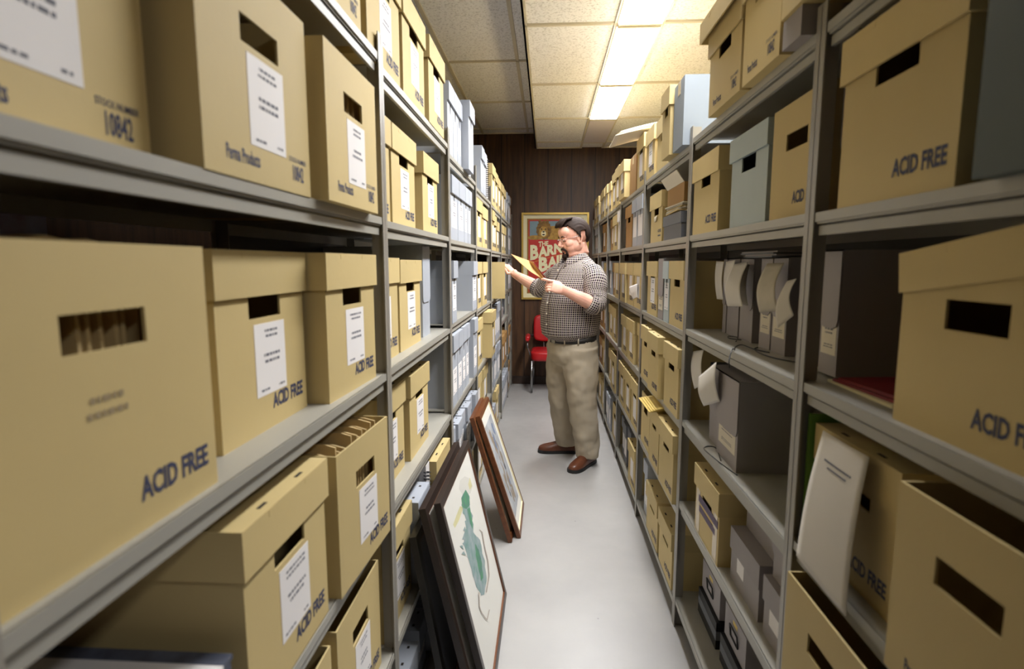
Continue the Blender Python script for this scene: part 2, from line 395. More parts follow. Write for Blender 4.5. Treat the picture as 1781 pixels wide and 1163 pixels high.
def LC(t, w, d, h, o):
    carton_body(t, w, d, h - .004, o.get('txt', 'A'), o.get('hole', True) if h - .004 > .26 else 'notch', o.get('mat', 'card'), hz=o.get('hz', min(.197, h - .105)), hw=min(.055, w * .2))
    if o.get('label', 1): label_part(t, -.012 if w > .25 else 0, .062, w=min(.108, w * .42), tiny=o.get('tiny', False), seed=o.get('seed', 1))
    lid_part(t, w, d, h - .004, sk=o.get('sk', .075), mat_=o.get('mat', 'card'), tilt=o.get('tilt', 0))
    if o.get('lid2'):
        lid_part(t, w, d, h - .004, sk=.06, dz=.036, ov=.016, name='second_lid', shift=(.01, .012), mat_='card', rz=.01)
def OC(t, w, d, h, o):
    carton_body(t, w, d, h, o.get('txt', 'A'), True, o.get('mat', 'card'), hz=o.get('hz', h - .105), hh=.038, hw=o.get('hw', .055))
    if o.get('label', 1): label_part(t, -.012, h - .105 - .135, w=.108, seed=o.get('seed', 1), tiny=o.get('tiny', False))
    if o.get('scrawl'):
        m = MB(); lines(m, -.02, .035, .135, .165, .0006, 0, 2, 9); m.build('pencil_note', M['pencil'], t)
def finger(m, cx, z, y, mi, s=1):  # flat dark patch painted for the shade in the finger notch
    s *= 1.25
    pts = [(cx - .012 * s, z), (cx + .012 * s, z), (cx + .008 * s, z - .018 * s), (cx + .002 * s, z - .040 * s), (cx - .003 * s, z - .036 * s), (cx - .008 * s, z - .016 * s)]
    m.add([(p[0], y, p[1]) for p in pts], [tuple(range(6))], mi)
def GC(t, w, d, h, o):                       # document case: narrow box with a hinged lid cap
    mt = M[o.get('mat', 'grey')]
    sk = .078
    m = MB(); m.box(-w / 2, w / 2, -d, 0, 0, h - .006); finger(m, 0, h - sk + .004, .0006, 1, min(1, w / .1)); 
    m.build('body', [mt, M['dark']], t)
    m = MB(); e = .008
    m.box(-w / 2 - .0005, w / 2 + .0005, -d - e, e, h - .004, h); m.box(-w / 2 - .0005, w / 2 + .0005, 0.0008, e + .0008, h - sk, h - .004)
    m.box(-w / 2 - .0005, -w / 2, -d, 0.0008, h - sk, h - .004); m.box(w / 2, w / 2 + .0005, -d, 0.0008, h - sk, h - .004)
    for x in (-w * .28, w * .28):
        m.box(x - .006, x + .006, -.022, -.014, h, h + .0005, 1)
    m.build('lid', [mt, M['dark']], t)
    if o.get('label', 1): label_part(t, 0, .055, w=w * .72, h=min(.12, h * .45), tiny=o.get('tiny', False), seed=o.get('seed', 3))
def GT(t, w, d, h, o):                       # upright flip-front case, flap hangs down the front
    mt = M[o.get('mat', 'mauve')]
    m = MB(); m.box(-w / 2, w / 2, -d, 0, 0, h - .003)
    m.build('body', mt, t)
    fl = h * .62; m = MB(); r = min(.02, w * .3)
    pts = [(-w / 2, h), (w / 2, h), (w / 2, h - fl + r), (w / 2 - r * .3, h - fl + r * .3), (w / 2 - r, h - fl), (-w / 2 + r, h - fl), (-w / 2 + r * .3, h - fl + r * .3), (-w / 2, h - fl + r)]
    T = Matrix.Rotation(math.pi / 2, 4, 'X')
    T2 = Matrix(((1, 0, 0, 0), (0, 0, 1, 0), (0, 1, 0, 0), (0, 0, 0, 1)))
    lean = o.get('lean', .0)
    m.prism(pts, 0.001, .0035, 0, T2)
    m.box(-w / 2, w / 2, -d * .5, .0035, h - .003, h)
    m.build('flap', mt, t)
    if o.get('label', 1):
        lw = w * .82; m = MB(); m.box(-lw / 2, lw / 2, 0, .0006, .045, .045 + h * .28)
        lines(m, -lw * .35, lw * .35, .045 + h * .16, .045 + h * .25, .0009, 1, 3, 4); lines(m, -lw * .35, lw * .35, .045 + h * .05, .045 + h * .09, .0009, 1, 2, 5)
        m.build('label', [M['paper2'], M['inkg']], t)
    if o.get('perf'):
        m = MB()
        for k in range(6): m.box(-w / 2 - .001, -w / 2 + .0015, -.002, .0042, h - .03 - k * .025, h - .024 - k * .025)
        m.build('staple', M['chrome'], t)
def SP(t, w, d, h, o):                       # comb-bound volume standing upright
    m = MB(); m.box(-w / 2, w / 2, -d, 0, .0, h); m.build('cover', M['paper'], t)
    m = MB()
    e = o.get('edge', w / 2)
    n = int(h / .014)
    for k in range(n):
        z = .01 + k * (h - .02) / n
        m.tube([(e + .006 * math.cos(a), .004 + .012 * math.sin(a), z) for a in [x * math.pi / 4 for x in range(9)]], .0022, 0, 5)
    m.build('comb_binding', M['black'], t)
def PL(t, w, d, h, o):                       # plain closed carton, taped top, no lid
    m = MB(); m.box(-w / 2, w / 2, -d, 0, 0, h); m.build('body', M[o.get('mat', 'card')], t)
    m = MB(); m.box(-.02, .02, -d, .0008, h, h + .0006); m.box(-.02, .02, 0, .0008, h - .05, h + .0006); m.build('tape', M['tape'], t)
def LB(t, w, d, h, o):                       # grey lidded storage box lying flat
    mt = M[o.get('mat', 'mauve')]
    m = MB(); m.box(-w / 2, w / 2, -d, 0, 0, h - .004); m.build('body', mt, t)
    m = MB(); e = .004; s = min(.07, h * .42)
    m.box(-w / 2 - e, w / 2 + e, -d - e, e, h - .004, h); m.box(-w / 2 - e, w / 2 + e, 0, e, h - s, h - .004); m.box(-w / 2 - e, w / 2 + e, -d - e, -d, h - s, h - .004)
    m.box(-w / 2 - e, -w / 2, -d, 0, h - s, h - .004); m.box(w / 2, w / 2 + e, -d, 0, h - s, h - .004)
    m.build('lid', mt, t)
    if o.get('label'):
        m = MB(); x = o.get('lx', .02); m.box(x - .028, x + .028, 0, .0007, h * .28, h * .28 + .045); m.build('label', M['paper'], t)
def MK(t, w, d, h, o):                       # box covered in marbled paper with a white top
    m = MB(); m.box(-w / 2, w / 2, -d, 0, 0, h - .006); m.build('body', M['marble'], t)
    m = MB(); m.box(-w / 2 + .02, w / 2 - .0, -d, 0.002, h - .006, h); m.build('cover', M['paper'], t)
    m = MB(); m.box(-w / 2 - .002, -w / 2 + .02, -d, .002, h - .006, h + .001); m.build('corner_strip', M['marble'], t)
KIND = {'LC': (LC, 'lidded_carton', 'archive box', .39, .31), 'OC': (OC, 'open_carton', 'archive box', .39, .30), 'GC': (GC, 'document_case', 'document box', .39, .28),
        'GT': (GT, 'flip_top_case', 'document box', .38, .27), 'SP': (SP, 'comb_bound_volume', 'bound volume', .28, .34), 'PL': (PL, 'plain_carton', 'box', .36, .28),
        'LB': (LB, 'storage_box', 'storage box', .34, .16), 'MK': (MK, 'marbled_box', 'box', .32, .17)}
LOOK = {'LC': 'lidded tan carton', 'OC': 'open-topped tan carton', 'GC': 'grey document case', 'GT': 'warm grey flip-front case', 'SP': 'white comb-bound volume',
        'PL': 'plain brown carton', 'LB': 'grey lidded storage box', 'MK': 'marbled box with white top'}
M['marble'] = mat('marbled_paper', srgb(92, 98, 116), .5, noise=.6, nscale=28)
ordn = ['first', 'second', 'third', 'fourth', 'fifth', 'sixth', 'seventh', 'eighth']
folder_jobs = []
def put(side, b, lv, items):
    Z = (ZL if side < 0 else ZR)[b][lv]; sd = 'left' if side < 0 else 'right'
    for k, it in enumerate(items):
        kd, y0, y1, X = it[:4]; o = it[4] if len(it) > 4 else {}
        fn, name, cat, dep, hh = KIND[kd]
        if side > 0 and kd in ('LC', 'OC'): hh = .265
        h = o.get('h', hh); w = y1 - y0 - (.014 if kd == 'LC' else .002)
        z = Z + o.get('dz', 0)
        t = empty(o.get('name', name), (side * X, (y0 + y1) / 2, z), (-math.pi / 2 if side < 0 else math.pi / 2) + math.radians(o.get('yaw', 0)))
        look = o.get('look', LOOK[kd])
        if 'lab' in o: lab = o['lab']
        else:
            pos = 'only item' if len(items) == 1 else ordn[k] + ' from near end'
            lab = '%s, %s on %s shelf, %s %s bay' % (look, pos, LEVN[lv], ORD[b], sd)
        tag(t, lab, cat, {'LC': 'lidded archive cartons on the shelves', 'OC': 'open archive cartons on the shelves', 'GC': 'grey document cases on the shelves', 'GT': 'flip-front cases on the shelves'}.get(kd))
        if b >= 3: o.setdefault('tiny', True)
        o.setdefault('seed', random.randint(0, 999))
        fn(t, w, o.get('d', dep), h, o)
        if o.get('fold'): folder_jobs.append((t, w, o.get('d', dep), h, o['fold'], lab, side))
LVP = dict(txt='P', label=1)
# left side ---------------------------------------------------------------
put(-1, 0, 0, [('OC', 1.00, 1.332, .425, dict(txt='P', label=0, lab='tan carton with stock number print above the nearest left post, top shelf'))])
put(-1, 0, 1, [('OC', .345, .665, .47, dict(txt='P', lab='tan carton with large white label at the top left corner of the photo')),
               ('OC', .687, 1.003, .42, dict(txt='P', h=.292, lab='open tan carton, middle of three on the second shelf, nearest left bay')),
               ('OC', 1.035, 1.338, .40, dict(txt='P', h=.285, fold=16, lab='tan carton stuffed with papers overhanging the second shelf by the nearest left post'))])
put(-1, 0, 2, [('OC', .365, .70, .437, dict(label=0, scrawl=1, fold=18, h=.31, lab='large unlabelled tan carton marked ACID FREE filling the left edge of the photo')),
               ('LC', .79, 1.105, .487, dict(lab='lidded tan carton with white label right beside the large unlabelled one')),
               ('LC', 1.11, 1.41, .442, dict(yaw=-2, lab='lidded tan carton against the nearest left post, third shelf'))])
put(-1, 0, 3, [('MK', .38, .69, .43, dict(h=.146, lab='white topped box with blue marbled edge at the lower left of the photo')),
               ('LC', .715, 1.02, .425, dict(lab='lidded tan carton jutting into the aisle, fourth shelf, nearest left bay')),
               ('OC', 1.05, 1.355, .405, dict(yaw=-3, fold=20, lab='open tan carton packed with folders by the nearest left post, fourth shelf'))])
put(-1, 0, 4, [('OC', .77, 1.075, .45, dict(label=0, h=.29)), ('OC', 1.10, 1.405, .447, dict(h=.30))])
put(-1, 1, 0, [('LC', 1.385, 1.70, .43, dict(h=.30)), ('LC', 1.715, 2.02, .428, dict(h=.30)), ('LC', 2.045, 2.345, .42, dict(h=.29))])
put(-1, 1, 1, [('LC', 1.375, 1.685, .465, dict(h=.30)), ('LC', 1.695, 2.005, .465, dict(h=.30)), ('LC', 2.05, 2.335, .45, dict(h=.285))])
put(-1, 1, 2, [('LC', 1.445, 1.745, .466, dict(h=.30)), ('LC', 1.755, 2.06, .466, dict(h=.295)), ('GT', 2.13, 2.265, .475, dict(h=.35, mat='grey', label=0, lab='tall grey flip-front case beside two lidded cartons, second left bay'))])
put(-1, 1, 3, [('LC', 1.49, 1.80, .47, dict(h=.295)), ('LC', 1.82, 2.125, .458, dict(h=.295))])
put(-1, 1, 4, [('LC', 1.47, 1.77, .45, dict(h=.31)), ('GC', 1.79, 1.975, .435, dict(h=.29, lab='wide pale grey document case standing just behind the leaning dark frames')),
               ('SP', 2.0, 2.06, .445, dict(h=.34, edge=.03)), ('LC', 2.09, 2.395, .43, dict(h=.325, label=0, txt=None))])
put(-1, 1, 5, [('GC', 1.55, 1.69, .42, dict(h=.19)), ('GC', 1.74, 1.87, .43, dict(h=.19)), ('GC', 1.90, 2.03, .42, dict(h=.20)), ('GC', 2.04, 2.17, .44, dict(h=.20))])
put(-1, 2, 0, [('GC', 2.48, 2.63, .43, dict(h=.30)), ('GC', 2.635, 2.75, .43, dict(h=.30)), ('GC', 2.755, 2.87, .43, dict(h=.30)), ('GC', 2.88, 3.07, .395, dict(h=.33)), ('GC', 3.09, 3.22, .43, dict(h=.30))])
put(-1, 2, 1, [('GC', 2.50, 2.70, .425), ('GC', 2.705, 2.905, .425), ('GC', 2.91, 3.04, .425), ('GC', 3.045, 3.16, .425)])
put(-1, 2, 2, [('GC', 2.485, 2.61, .42), ('GC', 3.17, 3.355, .42)])
put(-1, 2, 3, [('GC', 2.49, 2.64, .425, dict(h=.335)), ('GC', 2.645, 2.79, .425, dict(h=.335)), ('GC', 2.825, 2.945, .43, dict(h=.335)), ('GC', 2.95, 3.07, .43, dict(h=.335)), ('GC', 3.19, 3.35, .42, dict(h=.34))])
put(-1, 2, 4, [('GC', 2.485, 2.60, .44), ('GC', 2.62, 2.76, .43), ('GC', 2.78, 2.92, .44), ('GC', 2.94, 3.08, .43), ('GC', 3.10, 3.23, .445), ('GC', 3.235, 3.355, .425)])
put(-1, 2, 5, [('LC', 2.6, 2.9, .45), ('LC', 2.95, 3.25, .44)])
put(-1, 3, 0, [('GC', 3.61, 3.76, .42, dict(h=.28)), ('GC', 3.765, 3.91, .42, dict(h=.27)), ('SP', 3.95, 4.02, .42, dict(h=.27))])
put(-1, 3, 1, [('LC', 3.42, 3.74, .43, dict(h=.29)), ('LC', 3.75, 4.07, .43, dict(h=.27))])
put(-1, 3, 2, [('LC', 3.415, 3.68, .43, dict(h=.29)), ('LC', 3.70, 3.99, .425, dict(h=.29))])
put(-1, 3, 3, [('LC', 3.44, 3.76, .435, dict(h=.30)), ('LC', 3.88, 4.18, .385, dict(h=.32))])
put(-1, 3, 4, [('LC', 3.43, 3.73, .44, dict(h=.28)), ('LC', 3.76, 4.06, .435, dict(h=.28))])
put(-1, 3, 5, [('LC', 3.42, 3.72, .435, dict(h=.30)), ('GC', 3.80, 3.93, .44)])
put(-1, 4, 0, [('LC', 4.30, 4.58, .42, dict(h=.30)), ('LC', 4.60, 4.88, .425, dict(h=.29)), ('LC', 4.90, 5.18, .425, dict(h=.28))])
put(-1, 4, 1, [('LC', 4.30, 4.52, .42, dict(h=.30)), ('LC', 4.54, 4.78, .43, dict(h=.28)), ('LC', 4.82, 5.04, .43, dict(h=.25))])
put(-1, 4, 2, [('OC', 4.44, 4.745, .345, dict(yaw=5.5, h=.287, lab='tan carton half pulled out of the shelf under the man\'s hand')), ('GC', 4.86, 5.0, .42), ('GC', 5.02, 5.16, .42)])
put(-1, 4, 3, [('GC', 4.45, 4.60, .43, dict(h=.30)), ('GC', 4.62, 4.77, .43, dict(h=.30)), ('GC', 4.78, 4.93, .43, dict(h=.31)), ('GC', 4.95, 5.10, .43, dict(h=.31))])
put(-1, 4, 4, [('GC', 4.31, 4.46, .43, dict(h=.31)), ('GC', 4.48, 4.62, .425, dict(h=.31)), ('GC', 4.64, 4.78, .43, dict(h=.31)), ('GC', 4.80, 4.94, .425, dict(h=.31)), ('GC', 4.96, 5.10, .43, dict(h=.30))])
put(-1, 4, 5, [('GC', 4.31, 4.45, .43, dict(h=.25)), ('GC', 4.47, 4.61, .43, dict(h=.25)), ('LC', 4.66, 4.96, .43, dict(h=.33))])
put(-1, 5, 0, [('LC', 5.26, 5.52, .425, dict(h=.29)), ('LC', 5.54, 5.78, .425, dict(h=.28)), ('GC', 5.82, 5.94, .42)])
put(-1, 5, 1, [('LC', 5.27, 5.52, .425, dict(h=.26)), ('LC', 5.56, 5.80, .425, dict(h=.26))])
put(-1, 5, 2, [('GC', 5.26, 5.40, .425), ('GC', 5.42, 5.56, .425), ('GC', 5.60, 5.74, .425)])
put(-1, 5, 3, [('LB', 5.4, 5.8, .45, dict(h=.10))])
put(-1, 5, 4, [('LC', 5.28, 5.54, .42, dict(h=.30, mat='cardside')), ('LC', 5.58, 5.84, .42, dict(h=.30, mat='cardside'))])
put(-1, 5, 5, [('GC', 5.26, 5.38, .42, dict(h=.30)), ('GC', 5.40, 5.52, .42, dict(h=.30)), ('GC', 5.54, 5.66, .42, dict(h=.30)), ('GC', 5.68, 5.80, .42, dict(h=.30)), ('GC', 5.82, 5.94, .42, dict(h=.30))])
put(-1, 6, 0, [('GC', 6.12, 6.26, .42), ('GC', 6.28, 6.40, .42), ('LC', 6.43, 6.69, .43, dict(mat='cardside'))])
put(-1, 6, 1, [('GC', 6.14, 6.28, .42), ('GC', 6.30, 6.44, .42)])
put(-1, 6, 2, [('GC', 6.12, 6.24, .42), ('GC', 6.26, 6.38, .42), ('GC', 6.40, 6.52, .42)])
put(-1, 6, 3, [('GC', 6.15, 6.29, .43)])
put(-1, 6, 4, [('LC', 6.15, 6.43, .42, dict(mat='cardside', h=.30))])
put(-1, 6, 5, [('LC', 6.15, 6.43, .43, dict(mat='cardside', h=.30))])
# right side --------------------------------------------------------------
put(1, 0, 0, [('LC', .68, .985, .53, dict(h=.26, label=0))])
put(1, 0, 1, [('GC', .575, .72, .50, dict(mat='teal', h=.33, label=0, look='dark green document case', lab='dark green case with round finger hole at the top right corner')),
              ('LC', .785, 1.10, .53, dict(h=.29, label=0, lab='large lidded tan carton marked ACID FREE next to the dark green case')),
              ('GT', 1.115, 1.175, .57, dict(h=.30, label=0, perf=1, lab='narrow grey case with stapled edge beside the nearest right post, second shelf'))])
put(1, 0, 2, [('LC', .595, .91, .545, dict(h=.258, label=0, tilt=0.13, sk=.06, lab='tan carton with its lid ajar, third shelf at the right edge')),
              ('GT', 1.225, 1.305, .615, dict(lab='grey flip-front case with cream label just right of the nearest right post'))])
put(1, 0, 3, [('OC', .52, .80, .50, dict(h=.28, label=0, txt='P', lab='open tan carton with black inside, lower right of the photo')),
              ('LC', .88, 1.165, .56, dict(h=.26, label=0, lab='lidded tan carton with a white sheet hanging over its front'))])
put(1, 0, 4, [('OC', .40, .78, .52, dict(h=.27, label=0)), ('OC', .815, 1.13, .50, dict(h=.30, label=0, txt=None, lab='open tan carton at the bottom right beside the nearest right post'))])
put(1, 1, 0, [('LC', 1.325, 1.575, .50, dict(h=.28, label=0, txt='P')), ('LC', 1.58, 1.885, .50, dict(h=.25, label=0, txt='P', lid2=1, lab='tan carton wearing two lids, top shelf, second right bay'))])
put(1, 1, 1, [('OC', 1.20, 1.47, .55, dict(h=.26, label=0)), ('LC', 1.49, 1.785, .55, dict(h=.258, mat='ltblue', label=0, txt=None, sk=.065, look='pale blue grey lidded carton', lab='pale blue grey lidded carton between two tan ones, second right bay')),
              ('LC', 1.845, 2.165, .535, dict(h=.262, label=0))])
put(1, 1, 2, [('GT', 1.40, 1.475, .64, dict(h=.265)), ('GT', 1.547, 1.645, .64, dict(h=.265)), ('GT', 1.652, 1.738, .64, dict(h=.265)), ('GT', 1.797, 1.916, .64, dict(h=.265, label=0)),
              ('GT', 1.928, 2.05, .64, dict(h=.265, label=0)), ('GT', 2.06, 2.10, .64, dict(h=.265, label=0))])
put(1, 1, 3, [('GT', 1.62, 1.815, .553, dict(h=.27, yaw=0, lab='large grey flip-front case with cream label, fourth shelf, second right bay')), ('GT', 1.86, 1.96, .57, dict(h=.26, label=0)), ('GT', 1.98, 2.07, .60, dict(h=.25, mat='greyd', label=0, look='dark grey case'))])
put(1, 1, 4, [('LB', 1.215, 1.385, .56, dict(h=.155, label=1)), ('LB', 1.42, 1.645, .56, dict(h=.16, label=1, lx=.03)), ('LC', 1.685, 1.97, .535, dict(h=.24, txt=None, label=0, lab='taped tan carton with two purple marker stripes, second right bay'))])
taped = [o for o in COL.objects if o.get('label', '').startswith('taped tan carton')][0]
m = MB(); m.box(-.125, .095, 0, .0014, .118, .142); m.build('marker_stripe', M['purple'], taped)
m = MB(); m.box(-.10, .085, 0, .0014, .085, .106); m.build('marker_stripe', M['purple'], taped)
for x in (-.10, .10):
    m = MB(); m.box(x - .022, x + .022, .0001, .0012, 0, .16); m.build('packing_tape', M['tape'], taped)
put(1, 2, 0, [('PL', 2.215, 2.385, .50, dict(h=.25, mat='slate', look='tall plain grey blue box')), ('LC', 2.40, 2.57, .49, dict(h=.27, label=0, txt=None)), ('LC', 2.60, 2.885, .53, dict(h=.235, label=0, txt='S')), ('LC', 2.94, 3.185, .53, dict(h=.25))])
put(1, 2, 1, [('LB', 2.32, 2.66, .53, dict(h=.105, mat='greyd', look='low dark grey box')), ('LC', 2.70, 3.0, .53, dict(h=.235, txt='S', label=0))])
put(1, 2, 2, [('LC', 2.225, 2.49, .53, dict(h=.27, label=0)), ('GC', 2.50, 2.61, .53, dict(h=.27, mat='ltblue')), ('GT', 2.62, 2.74, .53, dict(h=.285)), ('LC', 2.76, 3.04, .53, dict(h=.27))])
put(1, 2, 3, [('LC', 2.22, 2.50, .52, dict(h=.28, label=0)), ('LC', 2.55, 2.82, .505, dict(h=.285, label=0)), ('LC', 2.87, 3.11, .52, dict(h=.285, label=0))])
put(1, 2, 4, [('LC', 2.235, 2.535, .515, dict(h=.29, label=0)), ('LC', 2.56, 2.81, .52, dict(h=.29, label=0)), ('OC', 2.86, 3.11, .53, dict(h=.28, label=0))])
put(1, 2, 5, [('LC', 2.26, 2.54, .53, dict(h=.25, label=0)), ('LC', 2.57, 2.87, .53, dict(h=.25, label=0)), ('GC', 2.93, 3.06, .55, dict(h=.30))])
put(1, 3, 0, [('LC', 3.24, 3.50, .53, dict(h=.28)), ('PL', 3.54, 3.80, .53, dict(h=.23, mat='cardside')), ('LC', 3.83, 4.13, .50, dict(h=.24))])
put(1, 3, 1, [('GC', 3.23, 3.44, .53), ('GC', 3.45, 3.62, .53), ('LC', 3.65, 3.93, .53, dict(mat='cardside', label=0, txt=None))])
put(1, 3, 2, [('LC', 3.225, 3.50, .53), ('LC', 3.52, 3.79, .53), ('LC', 3.81, 4.09, .52)])
put(1, 3, 3, [('LC', 3.24, 3.42, .55), ('LC', 3.45, 3.73, .53), ('LC', 3.75, 4.02, .53)])
put(1, 3, 4, [('LC', 3.23, 3.50, .53, dict(h=.29)), ('LC', 3.53, 3.80, .53, dict(h=.29)), ('LC', 3.82, 4.10, .53, dict(h=.29))])
put(1, 3, 5, [('LC', 3.27, 3.55, .53, dict(h=.27)), ('GC', 3.60, 3.74, .56, dict(mat='greyd', look='dark grey document case')), ('GC', 3.76, 3.90, .55, dict(mat='greyd', look='dark grey document case')), ('GC', 3.92, 4.06, .56, dict(mat='greyd', look='dark grey document case'))])
put(1, 4, 0, [('LC', 4.24, 4.50, .52, dict(h=.28)), ('LC', 4.56, 4.80, .53, dict(h=.28)), ('LC', 4.86, 5.07, .53, dict(h=.25))])
put(1, 4, 1, [('GC', 4.23, 4.36, .53, dict(mat='paper', look='white document case')), ('LC', 4.40, 4.68, .53), ('LC', 4.74, 5.02, .55, dict(mat='cardside'))])
put(1, 4, 2, [('LC', 4.24, 4.50, .53), ('LC', 4.53, 4.78, .55, dict(mat='cardside')), ('GC', 4.82, 4.94, .54)])
put(1, 4, 3, [('LC', 4.40, 4.70, .54), ('LC', 4.74, 5.02, .55)])
put(1, 4, 4, [('OC', 4.26, 4.56, .52, dict(h=.29)), ('LC', 4.60, 4.86, .54)])
put(1, 4, 5, [('OC', 4.25, 4.53, .54), ('GC', 4.57, 4.70, .53), ('GC', 4.72, 4.85, .53), ('GC', 4.9, 5.03, .54, dict(mat='greyd', look='dark grey document case'))])
put(1, 5, 0, [('LC', 5.15, 5.38, .53), ('LC', 5.42, 5.66, .53), ('LC', 5.70, 5.92, .54)])
put(1, 5, 1, [('LC', 5.16, 5.42, .55, dict(mat='cardside')), ('LC', 5.46, 5.72, .55, dict(mat='cardside'))])
put(1, 5, 2, [('LC', 5.15, 5.42, .54), ('GC', 5.5, 5.64, .54)])
put(1, 5, 3, [('LC', 5.15, 5.42, .54, dict(mat='cardside')), ('LC', 5.48, 5.75, .54, dict(mat='cardside'))])
put(1, 5, 4, [('LC', 5.15, 5.42, .54), ('LC', 5.48, 5.75, .54, dict(mat='cardside'))])
put(1, 5, 5, [('LC', 5.15, 5.42, .54), ('LC', 5.48, 5.75, .54)])
put(1, 6, 0, [('LC', 6.03, 6.28, .53), ('LC', 6.33, 6.58, .53)])
put(1, 6, 1, [('GC', 6.03, 6.17, .54), ('GC', 6.19, 6.33, .54), ('GC', 6.35, 6.49, .54)])

# folders standing in the open cartons: one mesh, copies
fm = MB(); n = 8
pr_ = [(-.125, 0), (.125, 0), (.125, .235), (.10, .24), (.02, .24), (.015, .232), (-.12, .232), (-.125, .226)]
FT = Matrix(((0, 0, 1, 0), (1, 0, 0, 0), (0, 1, 0, 0), (0, 0, 0, 1)))
fm.prism(pr_, -.0022, .0022, 0, FT)
fproto = fm.build('file_folder', M['folder']); first = True
for (t, w, d, h, n, lab, side) in folder_jobs:
    R = t.matrix_basis.copy() if False else Matrix.Translation(t.location) @ Matrix.Rotation(t.rotation_euler.z, 4, 'Z')
    for k in range(n):
        if first: o = fproto; first = False
        else: o = fproto.copy(); COL.objects.link(o)
        x = -w / 2 + .016 + (w - .032) * (k + .5) / n
        sc = random.uniform(.97, 1.12) * (h / .265)
        loc = R @ Vector((x + random.uniform(-.002, .002), -.145 - random.uniform(0, .012), .0045))
        o.location = loc; o.rotation_euler = (0, 0, t.rotation_euler.z + random.uniform(-.02, .02)); o.scale = (1.0, 1.02, sc)
        fl = {16: 'tan folder stuffed in the open carton overhanging the second shelf, left', 18: 'tan folder packed in the large unlabelled open carton at the left edge',
              20: 'tan folder packed in the open carton by the nearest left post, fourth shelf'}[n]
        tag(o, fl, 'folder', 'file folders in the open carton ' + str({16: 'on the second shelf', 18: 'at the left edge', 20: 'on the fourth shelf'}[n]))

# ------------------------------------------------------------------ poster on the far wall
def plane_obj(name, mb, mats, par): return mb.build(name, mats, par)
PX0, PX1, PZ0, PZ1 = -.307, .482, 1.037, 2.055
pt = empty('framed_poster', ((PX0 + PX1) / 2, YW, PZ0)); tag(pt, 'red circus poster with a lion in a gold frame on the panelled wall', 'poster')
pw = (PX1 - PX0) / 2; ph = PZ1 - PZ0
def pp(px, py): return ((px - 964.25) / 115.5 * 2 * pw, (521 - py) / 152 * ph)
m = MB(); b = .022
m.box(-pw, pw, -.035, -.001, 0, b); m.box(-pw, pw, -.035, -.001, ph - b, ph); m.box(-pw, -pw + b, -.035, -.001, b, ph - b); m.box(pw - b, pw, -.035, -.001, b, ph - b)
m.build('frame', M['gold'], pt)
m = MB(); m.box(-pw + b, pw - b, -.012, -.002, b, ph - b); m.build('mat_board', M['cream'], pt)
P_ = [mat('poster_border', srgb(158, 116, 52), .7, noise=.2), mat('poster_red', srgb(186, 40, 30), .6, noise=.12), mat('poster_sky', srgb(128, 150, 158), .7, noise=.3, nscale=3),
      mat('poster_lettering', srgb(226, 218, 176), .7), mat('poster_mane', srgb(150, 112, 48), .7, noise=.5, nscale=34, col2=srgb(92, 66, 30)), mat('poster_lion', srgb(186, 146, 66), .7, noise=.4, nscale=30, col2=srgb(146, 108, 48)),
      mat('poster_dark', srgb(46, 34, 26), .7), mat('poster_orange', srgb(196, 104, 44), .7)]
m = MB(); yy = [-.0125]
def pr4(x0, y0, x1, y1, k):
    a, b_ = pp(x0, y1), pp(x1, y0); yy[0] -= .0002; m.quad((a[0], yy[0], a[1]), (b_[0], yy[0], a[1]), (b_[0], yy[0], b_[1]), (a[0], yy[0], b_[1]), k)
def poly(pts, k):
    yy[0] -= .0002; m.add([(pp(*p)[0], yy[0], pp(*p)[1]) for p in pts], [tuple(range(len(pts)))], k)
def pell(cx, cy, rx, ry, k, jag=0, n=28):
    poly([(cx + rx * (1 + (jag if i % 2 else 0)) * math.cos(i * 2 * math.pi / n), cy + ry * (1 + (jag if i % 2 else 0)) * math.sin(i * 2 * math.pi / n)) for i in range(n)], k)
pr4(916, 379, 1012.5, 510.5, 0); pr4(918.5, 381.5, 1010, 508, 1); pr4(920.5, 383.5, 1008, 415.5, 2)
pell(962, 404, 26, 12, 5); pell(930, 412, 13, 4, 5); pell(945, 399, 12.5, 15.5, 4, .10); pell(945, 392, 8, 6, 4, .1); pell(944.5, 402, 7.4, 9.5, 5); pell(937, 412.5, 6, 2.6, 5); pell(944.5, 405, 4.2, 5, 3)
pell(941, 397.5, 1.4, 1.1, 6); pell(948, 397.5, 1.4, 1.1, 6); pell(944.5, 402, 2, 1.4, 6); pell(944.5, 407, 2.6, 1.2, 6); pell(938, 384.5, 2.6, 3, 4); pell(951, 385, 2.6, 3, 4)
poly([(918.5, 450), (918.5, 458), (1010, 432), (1010, 424)], 7); poly([(918.5, 452), (918.5, 456.5), (1010, 430.5), (1010, 426)], 1)
pr4(920.5, 498, 1008, 506, 0); pr4(922, 500, 929, 504, 2); pr4(931, 499.5, 960, 505, 6)
def ptext(s, x0, y0, x1, h0, h1, rise, k, bold=.03):     # y0 = baseline at x0 (px), rise px over the run
    vs, fs = text_geo(s, bold); yy[0] -= .0002
    out = []
    for a, c in vs:
        px = x0 + (x1 - x0) * a; hh = h0 + (h1 - h0) * a; out.append((px, y0 - rise * a - hh * c))
    m.add([(pp(*p)[0], yy[0], pp(*p)[1]) for p in out], [tuple(f) for f in fs], k)
ptext('THE', 936, 428.5, 953, 9.5, 8, 2.5, 3); ptext('B', 921.5, 452, 936, 27, 25, 2.5, 3, .05); ptext('ARNUM', 935.5, 448, 1007, 19, 20, 15, 3, .05)
ptext('B', 936.5, 473, 952.5, 26, 26, 2.5, 3, .05); ptext('AILEY', 951.5, 466, 1007, 19, 20, 12, 3, .05); ptext('CIRCUS', 944, 482, 1004, 6, 6, 10, 3, .02)
m.build('print', P_, pt)

